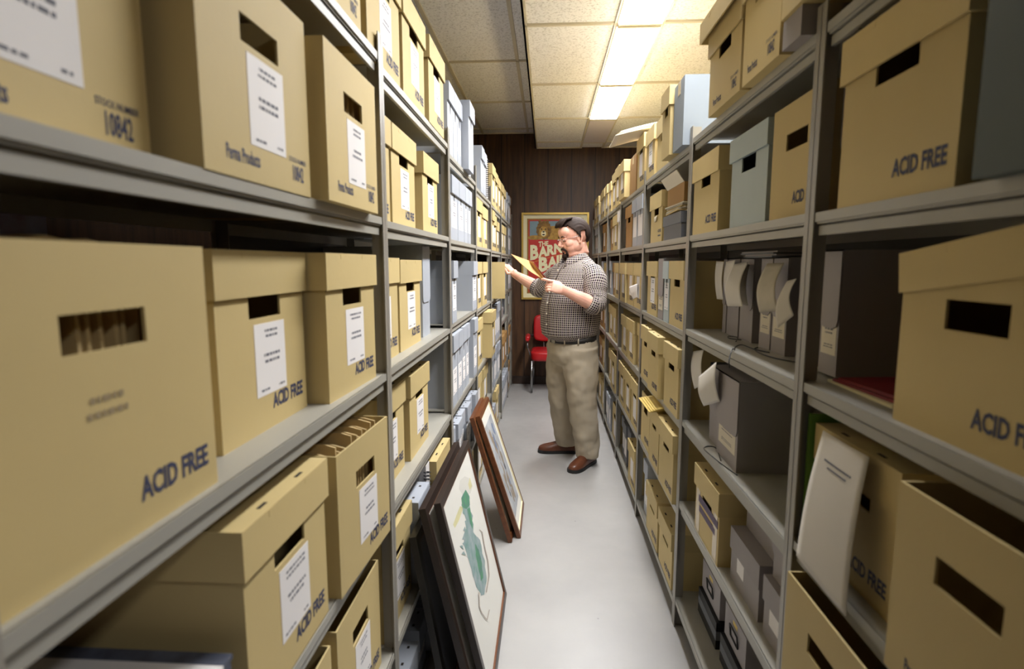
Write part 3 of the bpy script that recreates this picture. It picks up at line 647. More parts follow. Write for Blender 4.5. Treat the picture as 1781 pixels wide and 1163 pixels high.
# ------------------------------------------------------------------ red chair
c = at(924, 683, 1); c = onz(924.5, 683.5, 0)
CX, CY = c.x + .235, c.y
ch = empty('armchair', (CX, CY + .22, 0)); tag(ch, 'red vinyl chair with chrome legs against the panelled wall', 'chair')
def rbox(m, x0, x1, y0, y1, z0, z1, r, n=5, mi=0):
    """box with rounded edges by a lofted superellipse profile"""
    rings = []
    cx, cy, hx, hy = (x0 + x1) / 2, (y0 + y1) / 2, (x1 - x0) / 2, (y1 - y0) / 2
    for i in range(2 * n + 2):
        if i <= n: a = math.pi / 2 * i / n; ins = r * (1 - math.sin(a)); z = z0 + r * (1 - math.cos(a))
        else: a = math.pi / 2 * (i - n - 1) / n; ins = r * (1 - math.cos(a)); z = z1 - r * (1 - math.sin(a))
        ring = []
        for k in range(32):
            t = 2 * math.pi * k / 32; c_, s_ = math.cos(t), math.sin(t)
            e = .35
            ring.append(Vector((cx + (hx - ins) * math.copysign(abs(c_) ** e, c_), cy + (hy - ins) * math.copysign(abs(s_) ** e, s_), z)))
        rings.append(ring)
    m.loft(rings, mi)
m = MB(); rbox(m, -.25, .25, -.235, .22, .365, .475, .03); m.build('seat', M['redvinyl'], ch)
m = MB(); rbox(m, -.235, .235, -.16, .16, -.03, .03, .025)
mb_ = m.build('backrest', M['redvinyl'], ch); mb_.location = (.01, .20, .70); mb_.rotation_euler = (math.radians(82), 0, 0)
for sx in (-1, 1):
    m = MB(); m.tube([(sx * .235, -.21, .37), (sx * .235, -.215, 0.005)], .013); m.build('leg', M['chrome'], ch)
    m = MB(); m.tube([(sx * .22, .19, .37), (sx * .225, .225, 0.005)], .013); m.build('leg', M['chrome'], ch)
    m = MB(); m.tube([(sx * .245, -.14, .42), (sx * .285, -.15, .52), (sx * .285, -.14, .60)], .011); m.tube([(sx * .20, .20, .62), (sx * .285, .17, .61), (sx * .285, .0, .60)], .011); m.build('arm_tube', M['chrome'], ch)
    m = MB(); rbox(m, sx * .285 - .027, sx * .285 + .027, -.21, .07, .59, .65, .02); m.build('armrest', M['redvinyl'], ch)
    m = MB(); m.tube([(sx * .10, .20, .40), (sx * .10, .215, .60)], .010); m.build('back_post', M['chrome'], ch)

# ------------------------------------------------------------------ pictures leaning on the left shelving
def leaning(name, label, grp, y0, y1, xb, xt, h, wood, bw, art, th=.022, inner=None, back=False):
    """front face bottom at X=xb on the floor, top edge at X=xt"""
    ang = math.asin((xb - xt) / h)
    t = D.objects.new(name, None); COL.objects.link(t); t.empty_display_size = .05
    # local x = along +Y world, local y = up the picture, local z = out of the picture
    ux = Vector((0, 1, 0)); uy = Vector((-math.sin(ang), 0, math.cos(ang))); uz = ux.cross(uy)
    Mx = Matrix((ux, uy, uz)).transposed().to_4x4(); Mx.translation = Vector((xb, (y0 + y1) / 2, .001))
    t.matrix_world = Mx; tag(t, label, 'framed picture', grp)
    hw = (y1 - y0) / 2; lift = th * math.sin(ang)
    S = Matrix.Translation((0, lift * .0, 0))
    m = MB(); zb = -th
    # bottom-back edge would dip into the floor: rotate about the back edge
    o = th * math.tan(ang)
    m.box(-hw, hw, zb, 0, o, o + bw); m.box(-hw, hw, zb, 0, o + h - bw, o + h); m.box(-hw, -hw + bw, zb, 0, o + bw, o + h - bw); m.box(hw - bw, hw, zb, 0, o + bw, o + h - bw)
    vs = m.v; m.v = [(v[0], v[2], v[1]) for v in vs]
    f = m.build('frame', wood, t)
    m = MB(); k = .004
    for a in ((-hw + bw, hw - bw, o + bw, o + bw + k), (-hw + bw, hw - bw, o + h - bw - k, o + h - bw), (-hw + bw, -hw + bw + k, o + bw + k, o + h - bw - k), (hw - bw - k, hw - bw, o + bw + k, o + h - bw - k)):
        m.box(a[0], a[1], a[2], a[3], -.008, -.001)
    m.build('inner_edge', inner or M['brown'], t)
    m = MB(); m.box(-hw + bw, hw - bw, o + bw, o + h - bw, -th + .002, -.008); m.build('mat_board', art, t)
    return t, Mx.inverted(), hw, o
def on_pic(Mi, px, py):
    d = ray(px, py); A = Mi @ CAM; B = Mi.to_3x3() @ d; s = (-.008 - A.z) / B.z; p = A + B * s; return (p.x, p.y)
artp = mat('painted_ground', srgb(222, 220, 212), .55, noise=.05, nscale=4)
darkf = mat('dark_stained_moulding', srgb(52, 40, 34), .35, noise=.25, nscale=14)
G1 = 'dark framed pictures leaning on the left shelves'; G2 = 'brown framed pictures leaning on the left shelves'
leaning('framed_picture', 'large dark frame hidden behind the two leaning painting frames, nearest the shelf', G1, 1.66, 2.22, -.300, -.405, .62, M['blackwood'], .03, M['greyd'])
leaning('framed_picture', 'dark framed picture just behind the watercolour of a green figure', G1, 1.655, 2.325, -.208, -.372, .725, darkf, .026, artp)
t1, Mi, hw, o_ = leaning('framed_picture', 'dark framed watercolour of a green and blue figure leaning in the aisle', G1, 1.70, 2.352, -.168, -.333, .725, darkf, .024, artp)
wc = [mat('watercolour_green', srgb(84, 148, 104), .7, noise=.5, nscale=30, col2=srgb(84, 116, 112)), mat('watercolour_slate', srgb(156, 166, 170), .7, noise=.5, nscale=24, col2=srgb(112, 146, 138)),
      mat('watercolour_yellow', srgb(214, 208, 160), .7, noise=.3), mat('watercolour_line', srgb(170, 158, 146), .7), mat('watercolour_pale', srgb(206, 204, 196), .7)]
m = MB(); zz = [-.0079]
def wp(pts, k, MI=None):
    zz[0] += .00012; q = [on_pic(MI or Mi, *p) for p in pts]; m.add([(a, b_, zz[0]) for a, b_ in q], [tuple(range(len(q)))], k)
rr = random.Random(3)
def jagp(pts, amt):
    out = []
    for i, p in enumerate(pts):
        q = pts[(i + 1) % len(pts)]; out.append(p)
        for s in (.33, .66): out.append((p[0] + (q[0] - p[0]) * s + rr.uniform(-amt, amt), p[1] + (q[1] - p[1]) * s + rr.uniform(-amt, amt)))
    return out
wp([(800, 835), (808, 828), (818, 832), (822, 845), (818, 858), (806, 862), (798, 850)], 4)
wp([(800, 880), (806, 882), (798, 905), (791, 918), (788, 912), (794, 895)], 2); wp([(817, 830), (821, 845), (817, 852), (814, 842)], 2)
wp(jagp([(809.5, 851), (816, 862), (817, 880), (821, 905), (823, 925), (832, 935), (838, 955), (843, 985), (846, 1010), (842, 1035), (836, 1038), (828, 1020), (820, 990), (812, 965), (804, 945), (806, 930), (810, 915), (808, 895), (804, 882), (802, 866)], 2.6), 1)
wp([(809.5, 851), (816, 862), (817, 878), (811, 885), (804, 882), (802, 866)], 0); wp([(812, 885), (817, 882), (821, 905), (822, 920), (817, 910)], 0)
wp(jagp([(826, 945), (832, 955), (838, 980), (840, 1005), (836, 1010), (831, 985), (827, 965)], 1), 0)
for a, b_, c_ in (((806, 930), (803, 938), (808, 938)), ((808, 915), (805, 922), (811, 925)), ((804, 948), (799, 949), (806, 956)), ((806, 958), (802, 963), (810, 966))): wp([a, b_, c_], 1)
def wline(pts, wd, k, MI=None):
    for p, q in zip(pts, pts[1:]): wp([(p[0] - wd, p[1]), (p[0] + wd, p[1]), (q[0] + wd, q[1]), (q[0] - wd, q[1])], k, MI)
wline([(833, 921), (838, 925), (842, 950), (848, 975), (850, 1000), (845, 1030)], .9, 3); wline([(832, 1030), (833, 1055), (837, 1066), (846, 1078), (850, 1060)], .8, 3)
m.build('artwork', wc, t1)
t2, M2, hw2, _o = leaning('framed_picture', 'brown framed picture behind the brown framed print, second stack down the aisle', G2, 2.82, 3.27, -.172, -.372, .70, M['brown'], .026, M['paper2'], inner=M['brown'])
t3, M3, hw3, _o = leaning('framed_picture', 'brown framed print leaning in front of its pair, farther down the aisle', G2, 2.872, 3.31, -.128, -.346, .70, M['brown'], .024, artp, inner=M['cream'])
m = MB(); zz = [-.0079]
pg = [mat('print_haze', srgb(176, 180, 184), .7, noise=.3, nscale=9, col2=srgb(140, 142, 146)), mat('print_blue', srgb(120, 132, 156), .7, noise=.4, nscale=14), mat('print_brown', srgb(150, 136, 118), .7, noise=.3, nscale=14), mat('print_dark', srgb(84, 84, 92), .7, noise=.4, nscale=20)]
m.add([(-hw3 + .07, .09, -.0078), (hw3 - .065, .09, -.0078), (hw3 - .065, .62, -.0078), (-hw3 + .07, .62, -.0078)], [(0, 1, 2, 3)], 0)
q = random.Random(5)
for k in range(26):
    cx, cy = q.uniform(-.10, .10), q.uniform(.14, .55); n = 9; r = q.uniform(.015, .045); zz[0] += .00003
    m.add([(cx + r * q.uniform(.5, 1.1) * math.cos(i * 2 * math.pi / n), cy + r * 1.6 * q.uniform(.5, 1.1) * math.sin(i * 2 * math.pi / n), zz[0] + .0001) for i in range(n)], [tuple(range(n))], q.choice([1, 2, 3, 0, 1, 2]))
m.build('artwork', pg, t3)

# ------------------------------------------------------------------ loose papers and odd pieces
def sheet(name, label, cat, c4, m_, bend=(0, 0, 0), curl=0.0, nu=10, nv=12, lines_=0, parent=None, group=None, thick=.0006):
    """curved sheet from 4 world corners: top-left, top-right, bottom-right, bottom-left; bend = offset of the middle"""
    c4 = [Vector(p) for p in c4]; bd = Vector(bend); m = MB(); vs = []; fs = []
    for j in range(nv + 1):
        for i in range(nu + 1):
            u, v = i / nu, j / nv
            p = c4[0] * (1 - u) * (1 - v) + c4[1] * u * (1 - v) + c4[2] * u * v + c4[3] * (1 - u) * v
            p = p + bd * (math.sin(math.pi * v)) + Vector((0, 0, 0))
            p = p + bd * (curl * math.sin(math.pi * u))
            vs.append(p)
    for j in range(nv):
        for i in range(nu): a = j * (nu + 1) + i; fs.append((a, a + 1, a + nu + 2, a + nu + 1))
    m.add(vs, fs, 0, True)
    o = m.build(name, [m_, M['inkg']])
    md = o.modifiers.new('thickness', 'SOLIDIFY'); md.thickness = thick; md.offset = 0
    if label: tag(o, label, cat, group)
    return o
def A3(px, py, X):  # point on plane X
    d = ray(px, py); return CAM + d * (X / d.x)
X = .628
GP = 'papers sticking out of the flip-front cases'
M['oldpaper'] = mat('old_paper', srgb(206, 200, 190), .75, noise=.05); M['oldpaper2'] = mat('typed_paper', srgb(186, 178, 160), .75, noise=.12, nscale=30)
sheet('paper_sheet', 'narrow white slip hanging at the far end of the grey cases, third right shelf', 'paper', [A3(1246, 454, X - .02), A3(1259, 455, X - .02), A3(1258, 521, X - .02), A3(1247, 520, X - .02)], M['oldpaper'], (-.006, 0, 0), group=GP)
sheet('paper_sheet', 'white page hanging behind the curled page on the grey cases', 'paper', [A3(1263, 455, X - .015), A3(1279, 452, X - .015), A3(1274, 512, X - .02), A3(1261, 512, X - .02)], M['oldpaper'], (-.006, 0, 0), group=GP)
sheet('paper_sheet', 'curled white page with a paper clip on the grey cases', 'paper', [A3(1277, 459, X - .02), A3(1302, 455, X - .01), A3(1292, 533, X - .04), A3(1265, 532, X - .05)], M['oldpaper'], (-.02, -.01, 0), group=GP)
sheet('paper_sheet', 'loose pages curling behind the white page on the grey cases', 'paper', [A3(1292, 458, X - .006), A3(1304, 460, X - .004), A3(1301, 531, X - .012), A3(1288, 528, X - .02)], M['oldpaper2'], (-.008, 0, 0), group=GP)
sheet('paper_sheet', 'large typed page folded over the labelled grey cases', 'paper', [A3(1334, 458, X - .02), A3(1364, 457, X - .01), A3(1354, 541, X - .04), A3(1321, 543, X - .05)], M['oldpaper2'], (-.02, -.01, 0), group=GP)
sheet('paper_sheet', 'pale curved page drooping beside the nearest right post', 'paper', [A3(1369, 489, X - .04), A3(1386, 484, X - .03), A3(1381, 548, X - .04), A3(1352, 571, X - .06)], M['oldpaper'], (-.01, .01, 0), group=GP)
GP2 = 'papers sticking out on the fourth right shelf'
sheet('paper_sheet', 'bent white slip near the far post of the second right bay, fourth shelf', 'paper', [A3(1205, 611, .56), A3(1224, 608, .56), A3(1225, 668, .55), A3(1208, 676, .55)], M['oldpaper'], (-.01, 0, 0), group=GP2)
sheet('paper_sheet', 'crumpled white page poking out beside the large grey flip-front case', 'paper', [A3(1215, 655, .53), A3(1246, 629, .53), A3(1252, 698, .545), A3(1224, 706, .53)], M['oldpaper'], (-.012, -.01, 0), group=GP2)
# long sheet over the carton at right
sh = [A3(1432, 748, .535), A3(1512, 795, .535), A3(1471, 1072, .505), A3(1385, 966, .505)]
o = sheet('hanging_sheet', 'long white typed sheet hanging over the carton and past its shelf', 'paper', sh, M['oldpaper'], (-.006, 0, 0), nv=20, curl=.3)
m = MB()
for k, (v, a, b_) in enumerate(((.17, .22, .80), (.21, .32, .72))):
    for q_ in range(14):
        u0 = a + (b_ - a) * q_ / 14; u1 = u0 + (b_ - a) / 14 * .75
        def sp(u, v):
            p = sh[0] * (1 - u) * (1 - v) + sh[1] * u * (1 - v) + sh[2] * u * v + sh[3] * (1 - u) * v
            return p + Vector((-.006, 0, 0)) * (math.sin(math.pi * v) + .3 * math.sin(math.pi * u)) + Vector((-.0012, 0, 0))
        m.quad(sp(u0, v), sp(u1, v), sp(u1, v + .012), sp(u0, v + .012))
m.build('typed_heading', M['ink'], o)
# other white labels / notes taped askew
sheet('paper_note', 'white note taped askew on the nearest carton of the fourth right bay, third shelf', 'note', [A3(1094, 499, .519), A3(1108.5, 493, .519), A3(1109, 516, .521), A3(1101, 520, .521)], M['paper'], (-.003, 0, 0))
sheet('paper_note', 'small yellowed note on the lidded carton behind the pile of papers, second right shelf', 'note', [A3(1138, 378, .525), A3(1143, 375, .525), A3(1141, 384, .525), A3(1138, 387, .525)], M['paper2'], (-.001, 0, 0))
# flat files on top of the flip-front cases
for k in range(4):
    m = MB(); m.box(-.15, .15, -.12, .12, 0, .0042); o = m.build('flat_folder', [M['greyd'], M['mauve']][k % 2]); o.location = (.76 + .004 * (k % 2), 1.70 + .01 * k - .015 * (k % 2), ZR[1][2] + .2655 + .0045 * k); o.rotation_euler = (0, 0, .03 * (k - 1))
    tag(o, 'grey folder lying flat on top of the flip-front cases', 'folder', 'grey folders lying on the flip-front cases')
# stack below the nearest lid: books lying on the shelf
z0 = ZR[0][2]
for k, (mm, nm, lb) in enumerate(((M['cream'], 'magazine', 'cream edged magazine, lowest of the flat pile beside the grey flip-front case'), (M['redbook'], 'magazine', 'dark red magazine in the middle of the flat pile, third right shelf'), (M['redbook'], 'magazine', 'dark red magazine topmost of the flat pile, third right shelf'))):
    m = MB(); m.box(-.125, .125, -.11, .11, 0, .005); o = m.build(nm, mm); o.location = (.705 + .006 * k, 1.075 - .012 * k, z0 + .0055 * k); o.rotation_euler = (0, 0, .05 * k); tag(o, lb, 'magazine')
# coloured folders standing behind the carton with the sheet
z0 = ZR[0][3]
for (x0, x1, y, hh, mm, lb) in ((.545, .75, 1.1785, .275, 'green', 'bright green folder standing beside the nearest right post, fourth shelf'),):
    m = MB(); m.box(x0, x1, y - .003, y + .003, z0, z0 + hh); o = m.build('green_folder', M[mm]); tag(o, lb, 'folder')
for (y0, y1, mm, lb) in ((1.04, 1.07, 'pink', 'magenta covered booklet peeping over the sheet-draped carton'), (.985, 1.035, 'lime', 'lime green booklet peeping over the sheet-draped carton'), (.955, .98, 'blue', 'blue booklet peeping over the sheet-draped carton')):
    m = MB(); m.box(.60, .80, y0, y1, z0 + .266, z0 + .30); o = m.build('booklet', M[mm]); tag(o, lb, 'booklet')
# grey block with an overhanging carton by the nearest right post, top shelf
z0 = ZR[1][0]
m = MB(); m.box(.50, .80, 1.225, 1.315, z0, z0 + .058); o = m.build('grey_case', M['mauve']); tag(o, 'small grey case under the overhanging carton, top shelf by the nearest right post', 'document box')
t = empty('overhanging_carton', (.492, 1.166, z0 + .059), math.pi / 2); tag(t, 'tan carton overhanging a small grey case by the nearest right post', 'archive box'); carton_body(t, .285, .36, .22, None, True)
lid_part(t, .285, .36, .22)
m = MB(); m.box(.62, .80, 1.03, 1.08, ZR[0][0], z0 + .058); o = m.build('grey_case', M['mauve']); tag(o, 'small grey case propping the far back of the overhanging carton', 'document box')
# pile on the low dark grey box, third right bay
zb = ZR[2][1] + .106
for k in range(7):
    m = MB(); m.box(-.15, .15, -.15, .15, 0, .005); o = m.build('loose_papers', [M['paper2'], M['folder'], M['oldpaper2']][k % 3]); o.location = (.685 + random.uniform(-.012, .012), 2.49 + random.uniform(-.012, .012), zb + .0054 * k); o.rotation_euler = (0, 0, random.uniform(-.06, .06))
    tag(o, 'tan file in the pile under the open-flap carton, third right bay', 'folder', 'files piled on the low dark grey box')
t = empty('open_flap_carton', (.54, 2.49, zb + .040), math.pi / 2); tag(t, 'small brown carton with a raised flap on the pile of files', 'box')
m = MB(); w = .31; m.box(-w / 2, w / 2, -.26, 0, 0, .004); m.box(-w / 2, w / 2, -.004, 0, .004, .075); m.box(-w / 2, w / 2, -.26, -.256, .004, .075); m.box(-w / 2, -w / 2 + .004, -.256, -.004, .004, .075); m.box(w / 2 - .004, w / 2, -.256, -.004, .004, .075); m.build('body', M['cardside'], t)
m = MB(); m.add([(-w / 2, 0, .075), (w / 2, 0, .075), (w / 2, .03, .12), (-w / 2, .03, .12), (-w / 2, .003, .075), (w / 2, .003, .075), (w / 2, .033, .12), (-w / 2, .033, .12)], [(0, 1, 2, 3), (4, 5, 6, 7), (0, 1, 5, 4), (2, 3, 7, 6), (0, 3, 7, 4), (1, 2, 6, 5)]); m.build('flap', M['paper2'], t)
m = MB(); m.box(.885, .975, 2.36, 2.66, ZR[2][1], ZR[2][1] + .30); o = m.build('brown_carton', M['cardside']); tag(o, 'tall brown carton at the back behind the open-flap carton', 'box')
# files overhanging the aisle on the far right top shelf
zt = ZR[3][0] + .285
for k in range(4):
    o = sheet('overhanging_papers', None, None, [(.37 + .01 * k, 3.26, zt + .007 * k - .018), (.37 + .01 * k, 3.58, zt + .007 * k - .020), (.80, 3.50, zt + .046 + .007 * k), (.80, 3.24, zt + .046 + .007 * k)][::1], [M['paper2'], M['folder'], M['oldpaper2'], M['paper2']][k], (0, 0, .012), thick=.005)
    tag(o, 'large tan paper drooping into the aisle from the top of the fourth right bay', 'papers', 'papers drooping from the right top shelf')
# yellow folders, fifth right shelf
zt = ZR[2][4] + .292
for k in range(5):
    o = sheet('yellow_folder', None, None, [(.475 + .008 * k, 2.58 - .01 * k, zt + .004 + .006 * k), (.470 + .01 * k, 2.86 - .015 * k, zt + .004 + .006 * k), (.74, 2.84, zt + .003 + .005 * k), (.74, 2.60, zt + .003 + .005 * k)], M['yellow'], (0, 0, .006), thick=.003)
    tag(o, 'yellowed folder lying on the lidded cartons, fifth right shelf', 'folder', 'yellowed folders on the fifth right shelf')
# tan box on the grey column, white storage boxes stacked, fifth right shelf
z1 = ZR[1][4]
for (y0, y1, X0, zz0, h, lb) in ((1.44, 1.645, .60, .1605, .115, 'upper grey storage box stacked beside the taped carton'), (1.225, 1.38, .575, .1555, .12, 'upper grey storage box by the nearest right post, fifth shelf')):
    t = empty('storage_box', (X0, (y0 + y1) / 2, z1 + zz0), math.pi / 2); tag(t, lb, 'storage box'); LB(t, y1 - y0, .3, h, {})
# metal-handled card file boxes on dark binders, bottom right shelf
z1 = ZR[1][5]
for k, (y0, y1, lb) in enumerate(((1.62, 1.83, 'grey card file box with black handle on dark binders, nearer one'), (1.88, 2.11, 'grey card file box with black handle on dark binders, farther one'))):
    for q_ in range(3):
        m = MB(); m.box(.60, .90, y0 - .004, y1 - .004, z1 + .034 * q_, z1 + .034 * q_ + .032); o = m.build('dark_binder', M['black'] if q_ != 1 else M['greyd']); tag(o, 'dark binder in the pile under the %s card file box' % ('nearer', 'farther')[k], 'binder', 'dark binders under the %s card file box' % ('nearer', 'farther')[k])
    t = empty('card_file_box', (.612, (y0 + y1) / 2, z1 + .103), math.pi / 2); tag(t, lb, 'file box')
    m = MB(); w = y1 - y0 - .01; m.box(-w / 2, w / 2, -.3, 0, 0, .115); m.build('body', M['mauve'], t)
    m = MB(); m.tube([(-.035, .002, .035), (-.035, .006, .075), (.035, .006, .075), (.035, .002, .035), (-.035, .002, .035)], .003, 0, 6); m.build('handle', M['black'], t)
    m = MB(); m.box(-.02, .02, 0, .0006, .084, .098); m.build('label', M['yellow'], t)
# black tie cords lying on the shelves
def cord(pts, label, r=.0017):
    P = [Vector(p) for p in pts]; out = []
    for i in range(len(P) - 1):
        p0, p1, p2, p3 = P[max(i - 1, 0)], P[i], P[i + 1], P[min(i + 2, len(P) - 1)]
        for k in range(6):
            t = k / 6; out.append(.5 * ((2 * p1) + (p2 - p0) * t + (2 * p0 - 5 * p1 + 4 * p2 - p3) * t * t + (3 * p1 - p0 - 3 * p2 + p3) * t ** 3))
    out.append(P[-1]); m = MB(); m.tube(out, r, 0, 6); o = m.build('tie_cord', M['black']); tag(o, label, 'cord', 'black tie cords of the flip-front cases'); return o
z2 = ZR[1][2] + .002; z3 = ZR[1][3] + .002
cord([(.62, 1.60, z2), (.60, 1.66, z2), (.585, 1.72, z2 + .004), (.56, 1.70, z2), (.545, 1.66, z2), (.525, 1.62, z2 + .004), (.505, 1.58, z2 - .02), (.504, 1.57, z2 - .04)], 'black cord trailing over the lip of the third right shelf')
cord([(.63, 1.44, z2), (.60, 1.50, z2), (.59, 1.58, z2), (.60, 1.66, z2), (.625, 1.70, z2)], 'black cord lying in an arc on the third right shelf')
cord([(.63, 1.86, z2), (.605, 1.90, z2), (.615, 1.94, z2 + .002), (.63, 1.90, z2 + .003), (.60, 1.82, z2)], 'black cord looped at the foot of the unlabelled grey cases')
cord([(.55, 1.60, z3), (.535, 1.68, z3), (.52, 1.75, z3 + .004), (.515, 1.82, z3 + .004), (.54, 1.86, z3), (.56, 1.84, z3), (.54, 1.72, z3)], 'black cord looped at the foot of the large grey flip-front case')
# printed banner seen through the gap on the left
t = empty('wall_poster', (XW0 + .001, 1.35, 1.35), 0); tag(t, 'colourful poster glimpsed through the gap above the left cartons', 'poster')
m = MB(); m.box(0, .004, -.75, .55, 0, .55); m.build('sheet', mat('poster_grey_art', srgb(120, 128, 142), .6, noise=.6, nscale=5, col2=srgb(96, 60, 66)), t)
m = MB(); m.box(.004, .006, -.75, -.05, .17, .23); m.build('yellow_band', mat('poster_yellow', srgb(200, 170, 30), .6), t)

# ------------------------------------------------------------------ the man
FA = math.radians(55)
mf = Vector((-math.sin(FA), -math.cos(FA), 0)); ms = Vector((math.cos(FA), -math.sin(FA), 0))   # forward, his left
MC = Vector((.195, 4.06, 0))
M['skin'] = mat('skin', srgb(222, 174, 152), .5, spec=.4, noise=.10, nscale=18, col2=srgb(212, 154, 134))
M['skin'].node_tree.nodes['Principled BSDF'].inputs['Subsurface Weight'].default_value = .08
M['skin'].node_tree.nodes['Principled BSDF'].inputs['Subsurface Radius'].default_value = (.01, .004, .002)
M['hair'] = mat('dark_brown_hair', srgb(46, 34, 28), .72, spec=.2, noise=.3, nscale=30, stretch=(1, 4, 1), bump=.5, bscale=160)
M['khaki'] = mat('khaki_cotton', srgb(174, 162, 142), .85, spec=.2, noise=.06, nscale=5, bump=.3, bscale=14)
M['shoe'] = mat('brown_leather', srgb(104, 58, 36), .35, spec=.6, noise=.35, nscale=14)
M['sole'] = mat('black_rubber_sole', srgb(26, 25, 24), .6)
def shirt_mat():
    m = mat('checked_shirt_cloth', srgb(58, 46, 54), .85, spec=.2); nt = m.node_tree; b = nt.nodes['Principled BSDF']; L = nt.links.new
    uv = nt.nodes.new('ShaderNodeUVMap'); sp = nt.nodes.new('ShaderNodeSeparateXYZ'); L(uv.outputs[0], sp.inputs[0])
    def stripe(sock, p, w0):
        a = nt.nodes.new('ShaderNodeMath'); a.operation = 'DIVIDE'; L(sock, a.inputs[0]); a.inputs[1].default_value = p
        f = nt.nodes.new('ShaderNodeMath'); f.operation = 'FRACT'; L(a.outputs[0], f.inputs[0])
        c = nt.nodes.new('ShaderNodeMath'); c.operation = 'LESS_THAN'; L(f.outputs[0], c.inputs[0]); c.inputs[1].default_value = w0
        return c.outputs[0]
    sx = stripe(sp.outputs[0], .0150, .20); sy = stripe(sp.outputs[1], .0150, .20)
    mx = nt.nodes.new('ShaderNodeMath'); mx.operation = 'MAXIMUM'; L(sx, mx.inputs[0]); L(sy, mx.inputs[1])
    bx = stripe(sp.outputs[0], .030, .5)
    base = nt.nodes.new('ShaderNodeMix'); base.data_type = 'RGBA'; base.inputs[6].default_value = srgb(46, 36, 40); base.inputs[7].default_value = srgb(66, 54, 68); L(bx, base.inputs[0])
    cm = nt.nodes.new('ShaderNodeMix'); cm.data_type = 'RGBA'; cm.inputs[7].default_value = srgb(196, 186, 174); L(base.outputs[2], cm.inputs[6]); L(mx.outputs[0], cm.inputs[0])
    L(cm.outputs[2], b.inputs['Base Color'])
    return m
M['shirt'] = shirt_mat()
def P3(c, f, s, u): return c + mf * f + ms * s + Vector((0, 0, u))
def remesh(o, vox, smooth=6, fac=.5):
    r = o.modifiers.new('fuse', 'REMESH'); r.mode = 'VOXEL'; r.voxel_size = vox; r.use_smooth_shade = True
    s = o.modifiers.new('soften', 'SMOOTH'); s.iterations = smooth; s.factor = fac
def apply_mods(o):
    dg = bpy.context.evaluated_depsgraph_get(); dg.update(); me = D.meshes.new_from_object(o.evaluated_get(dg)); o.modifiers.clear(); old = o.data; o.data = me; D.meshes.remove(old)

# joints, world metres (Z up)
S_L = Vector((.318, 3.925, 1.385)); E_L = at(1036, 531, 3.80); W_L = at(984, 506, 3.735); K_L = at(962, 498, 3.715)
S_R = Vector((.085, 4.21, 1.385)); E_R = at(941, 503, 4.30); W_R = at(897, 478, 4.50); K_R = at(885, 466, 4.55)
HA = math.radians(69); HT = math.radians(-14)
hf = Vector((-math.sin(HA), -math.cos(HA), 0)); hs = Vector((math.cos(HA), -math.sin(HA), 0)); hu = Vector((0, 0, 1))
hf2 = hf * math.cos(HT) + hu * math.sin(HT); hu2 = hu * math.cos(HT) - hf * math.sin(HT)
HC_ = at(998, 413.5, 4.05)
HM = Matrix((hf2, hs, hu2)).transposed().to_4x4(); HM.translation = HC_
def hp(f, s, u): return HM @ Vector((f, s, u))
def hell(m, c, r, rot=None, k=0):
    T = HM @ Matrix.Translation(c)
    if rot: T = T @ rot
    m.ell((0, 0, 0), r, k, T, 20, 14)
b = MB()
# head
hell(b, (-.012, 0, .030), (.104, .080, .094)); hell(b, (.028, 0, -.035), (.072, .066, .088)); hell(b, (.042, .030, -.052), (.046, .038, .048)); hell(b, (.042, -.030, -.052), (.046, .038, .048)); hell(b, (.012, .040, -.050), (.052, .036, .052)); hell(b, (.012, -.040, -.050), (.052, .036, .052)); hell(b, (.035, 0, -.085), (.052, .060, .036))
hell(b, (.070, 0, -.104), (.028, .032, .024)); hell(b, (.025, 0, -.105), (.062, .062, .036)); hell(b, (.020, 0, -.125), (.055, .060, .030))
hell(b, (.058, 0, .050), (.045, .062, .050)); hell(b, (.082, .0, .024), (.018, .050, .010))
b.tube([hp(.090, 0, .020), hp(.104, 0, -.004), hp(.117, 0, -.028), (hp(.108, 0, -.040))], [.008, .011, .014, .012])
hell(b, (.103, .012, -.036), (.011, .008, .008)); hell(b, (.103, -.012, -.036), (.011, .008, .008))
hell(b, (.094, 0, -.066), (.011, .022, .006)); hell(b, (.092, 0, -.076), (.011, .019, .007))
for s in (-1, 1):
    hell(b, (.081, .031 * s, .003), (.014, .016, .012)); hell(b, (.052, .042 * s, -.030), (.036, .028, .030))
    b.tube([hp(-.006 - .004 * math.sin(a) + .019 * math.cos(a) * .8, (.080 + .008 * (1 if math.cos(a) < .3 else .2)) * s, -.006 + .030 * math.sin(a)) for a in [math.radians(x) for x in (-95, -130, -165, -200, -235, -270, -300)]], [.0045, .0045, .005, .005, .005, .0045, .004], 0, 8)
    hell(b, (-.002, .077 * s, -.006), (.013, .005, .022)); hell(b, (-.002, .081 * s, -.034), (.007, .005, .008))
# neck and trunk core, legs inside the clothes
b.tube([hp(-.022, 0, -.050), hp(-.03, 0, -.10), P3(MC, .0, 0, 1.50), P3(MC, -.02, 0, 1.44)], [.060, .062, .064, .074], 0, 20)
b.tube([P3(MC, .0, 0, 1.47), P3(MC, .02, 0, 1.38), P3(MC, .06, 0, 1.2), P3(MC, .05, 0, 1.0), P3(MC, .02, 0, .88)], [(.07, .07), (.13, .075), (.16, .11), (.15, .11), (.12, .10)], 0, 20)
b.tube([P3(MC, 0, 0, 1.42), S_L + Vector((0, 0, -.01))], [.07, .05]); b.tube([P3(MC, 0, 0, 1.42), S_R + Vector((0, 0, -.01))], [.07, .05])
def arm(m, S, E, Wt, K):
    m.tube([S, S.lerp(E, .5), E], [.050, .046, .043], 0, 16)
    m.tube([E, E.lerp(Wt, .25), E.lerp(Wt, .6), Wt, Wt.lerp(K, .35)], [.043, .049, .041, (.027, .031), (.026, .034)], 0, 16)
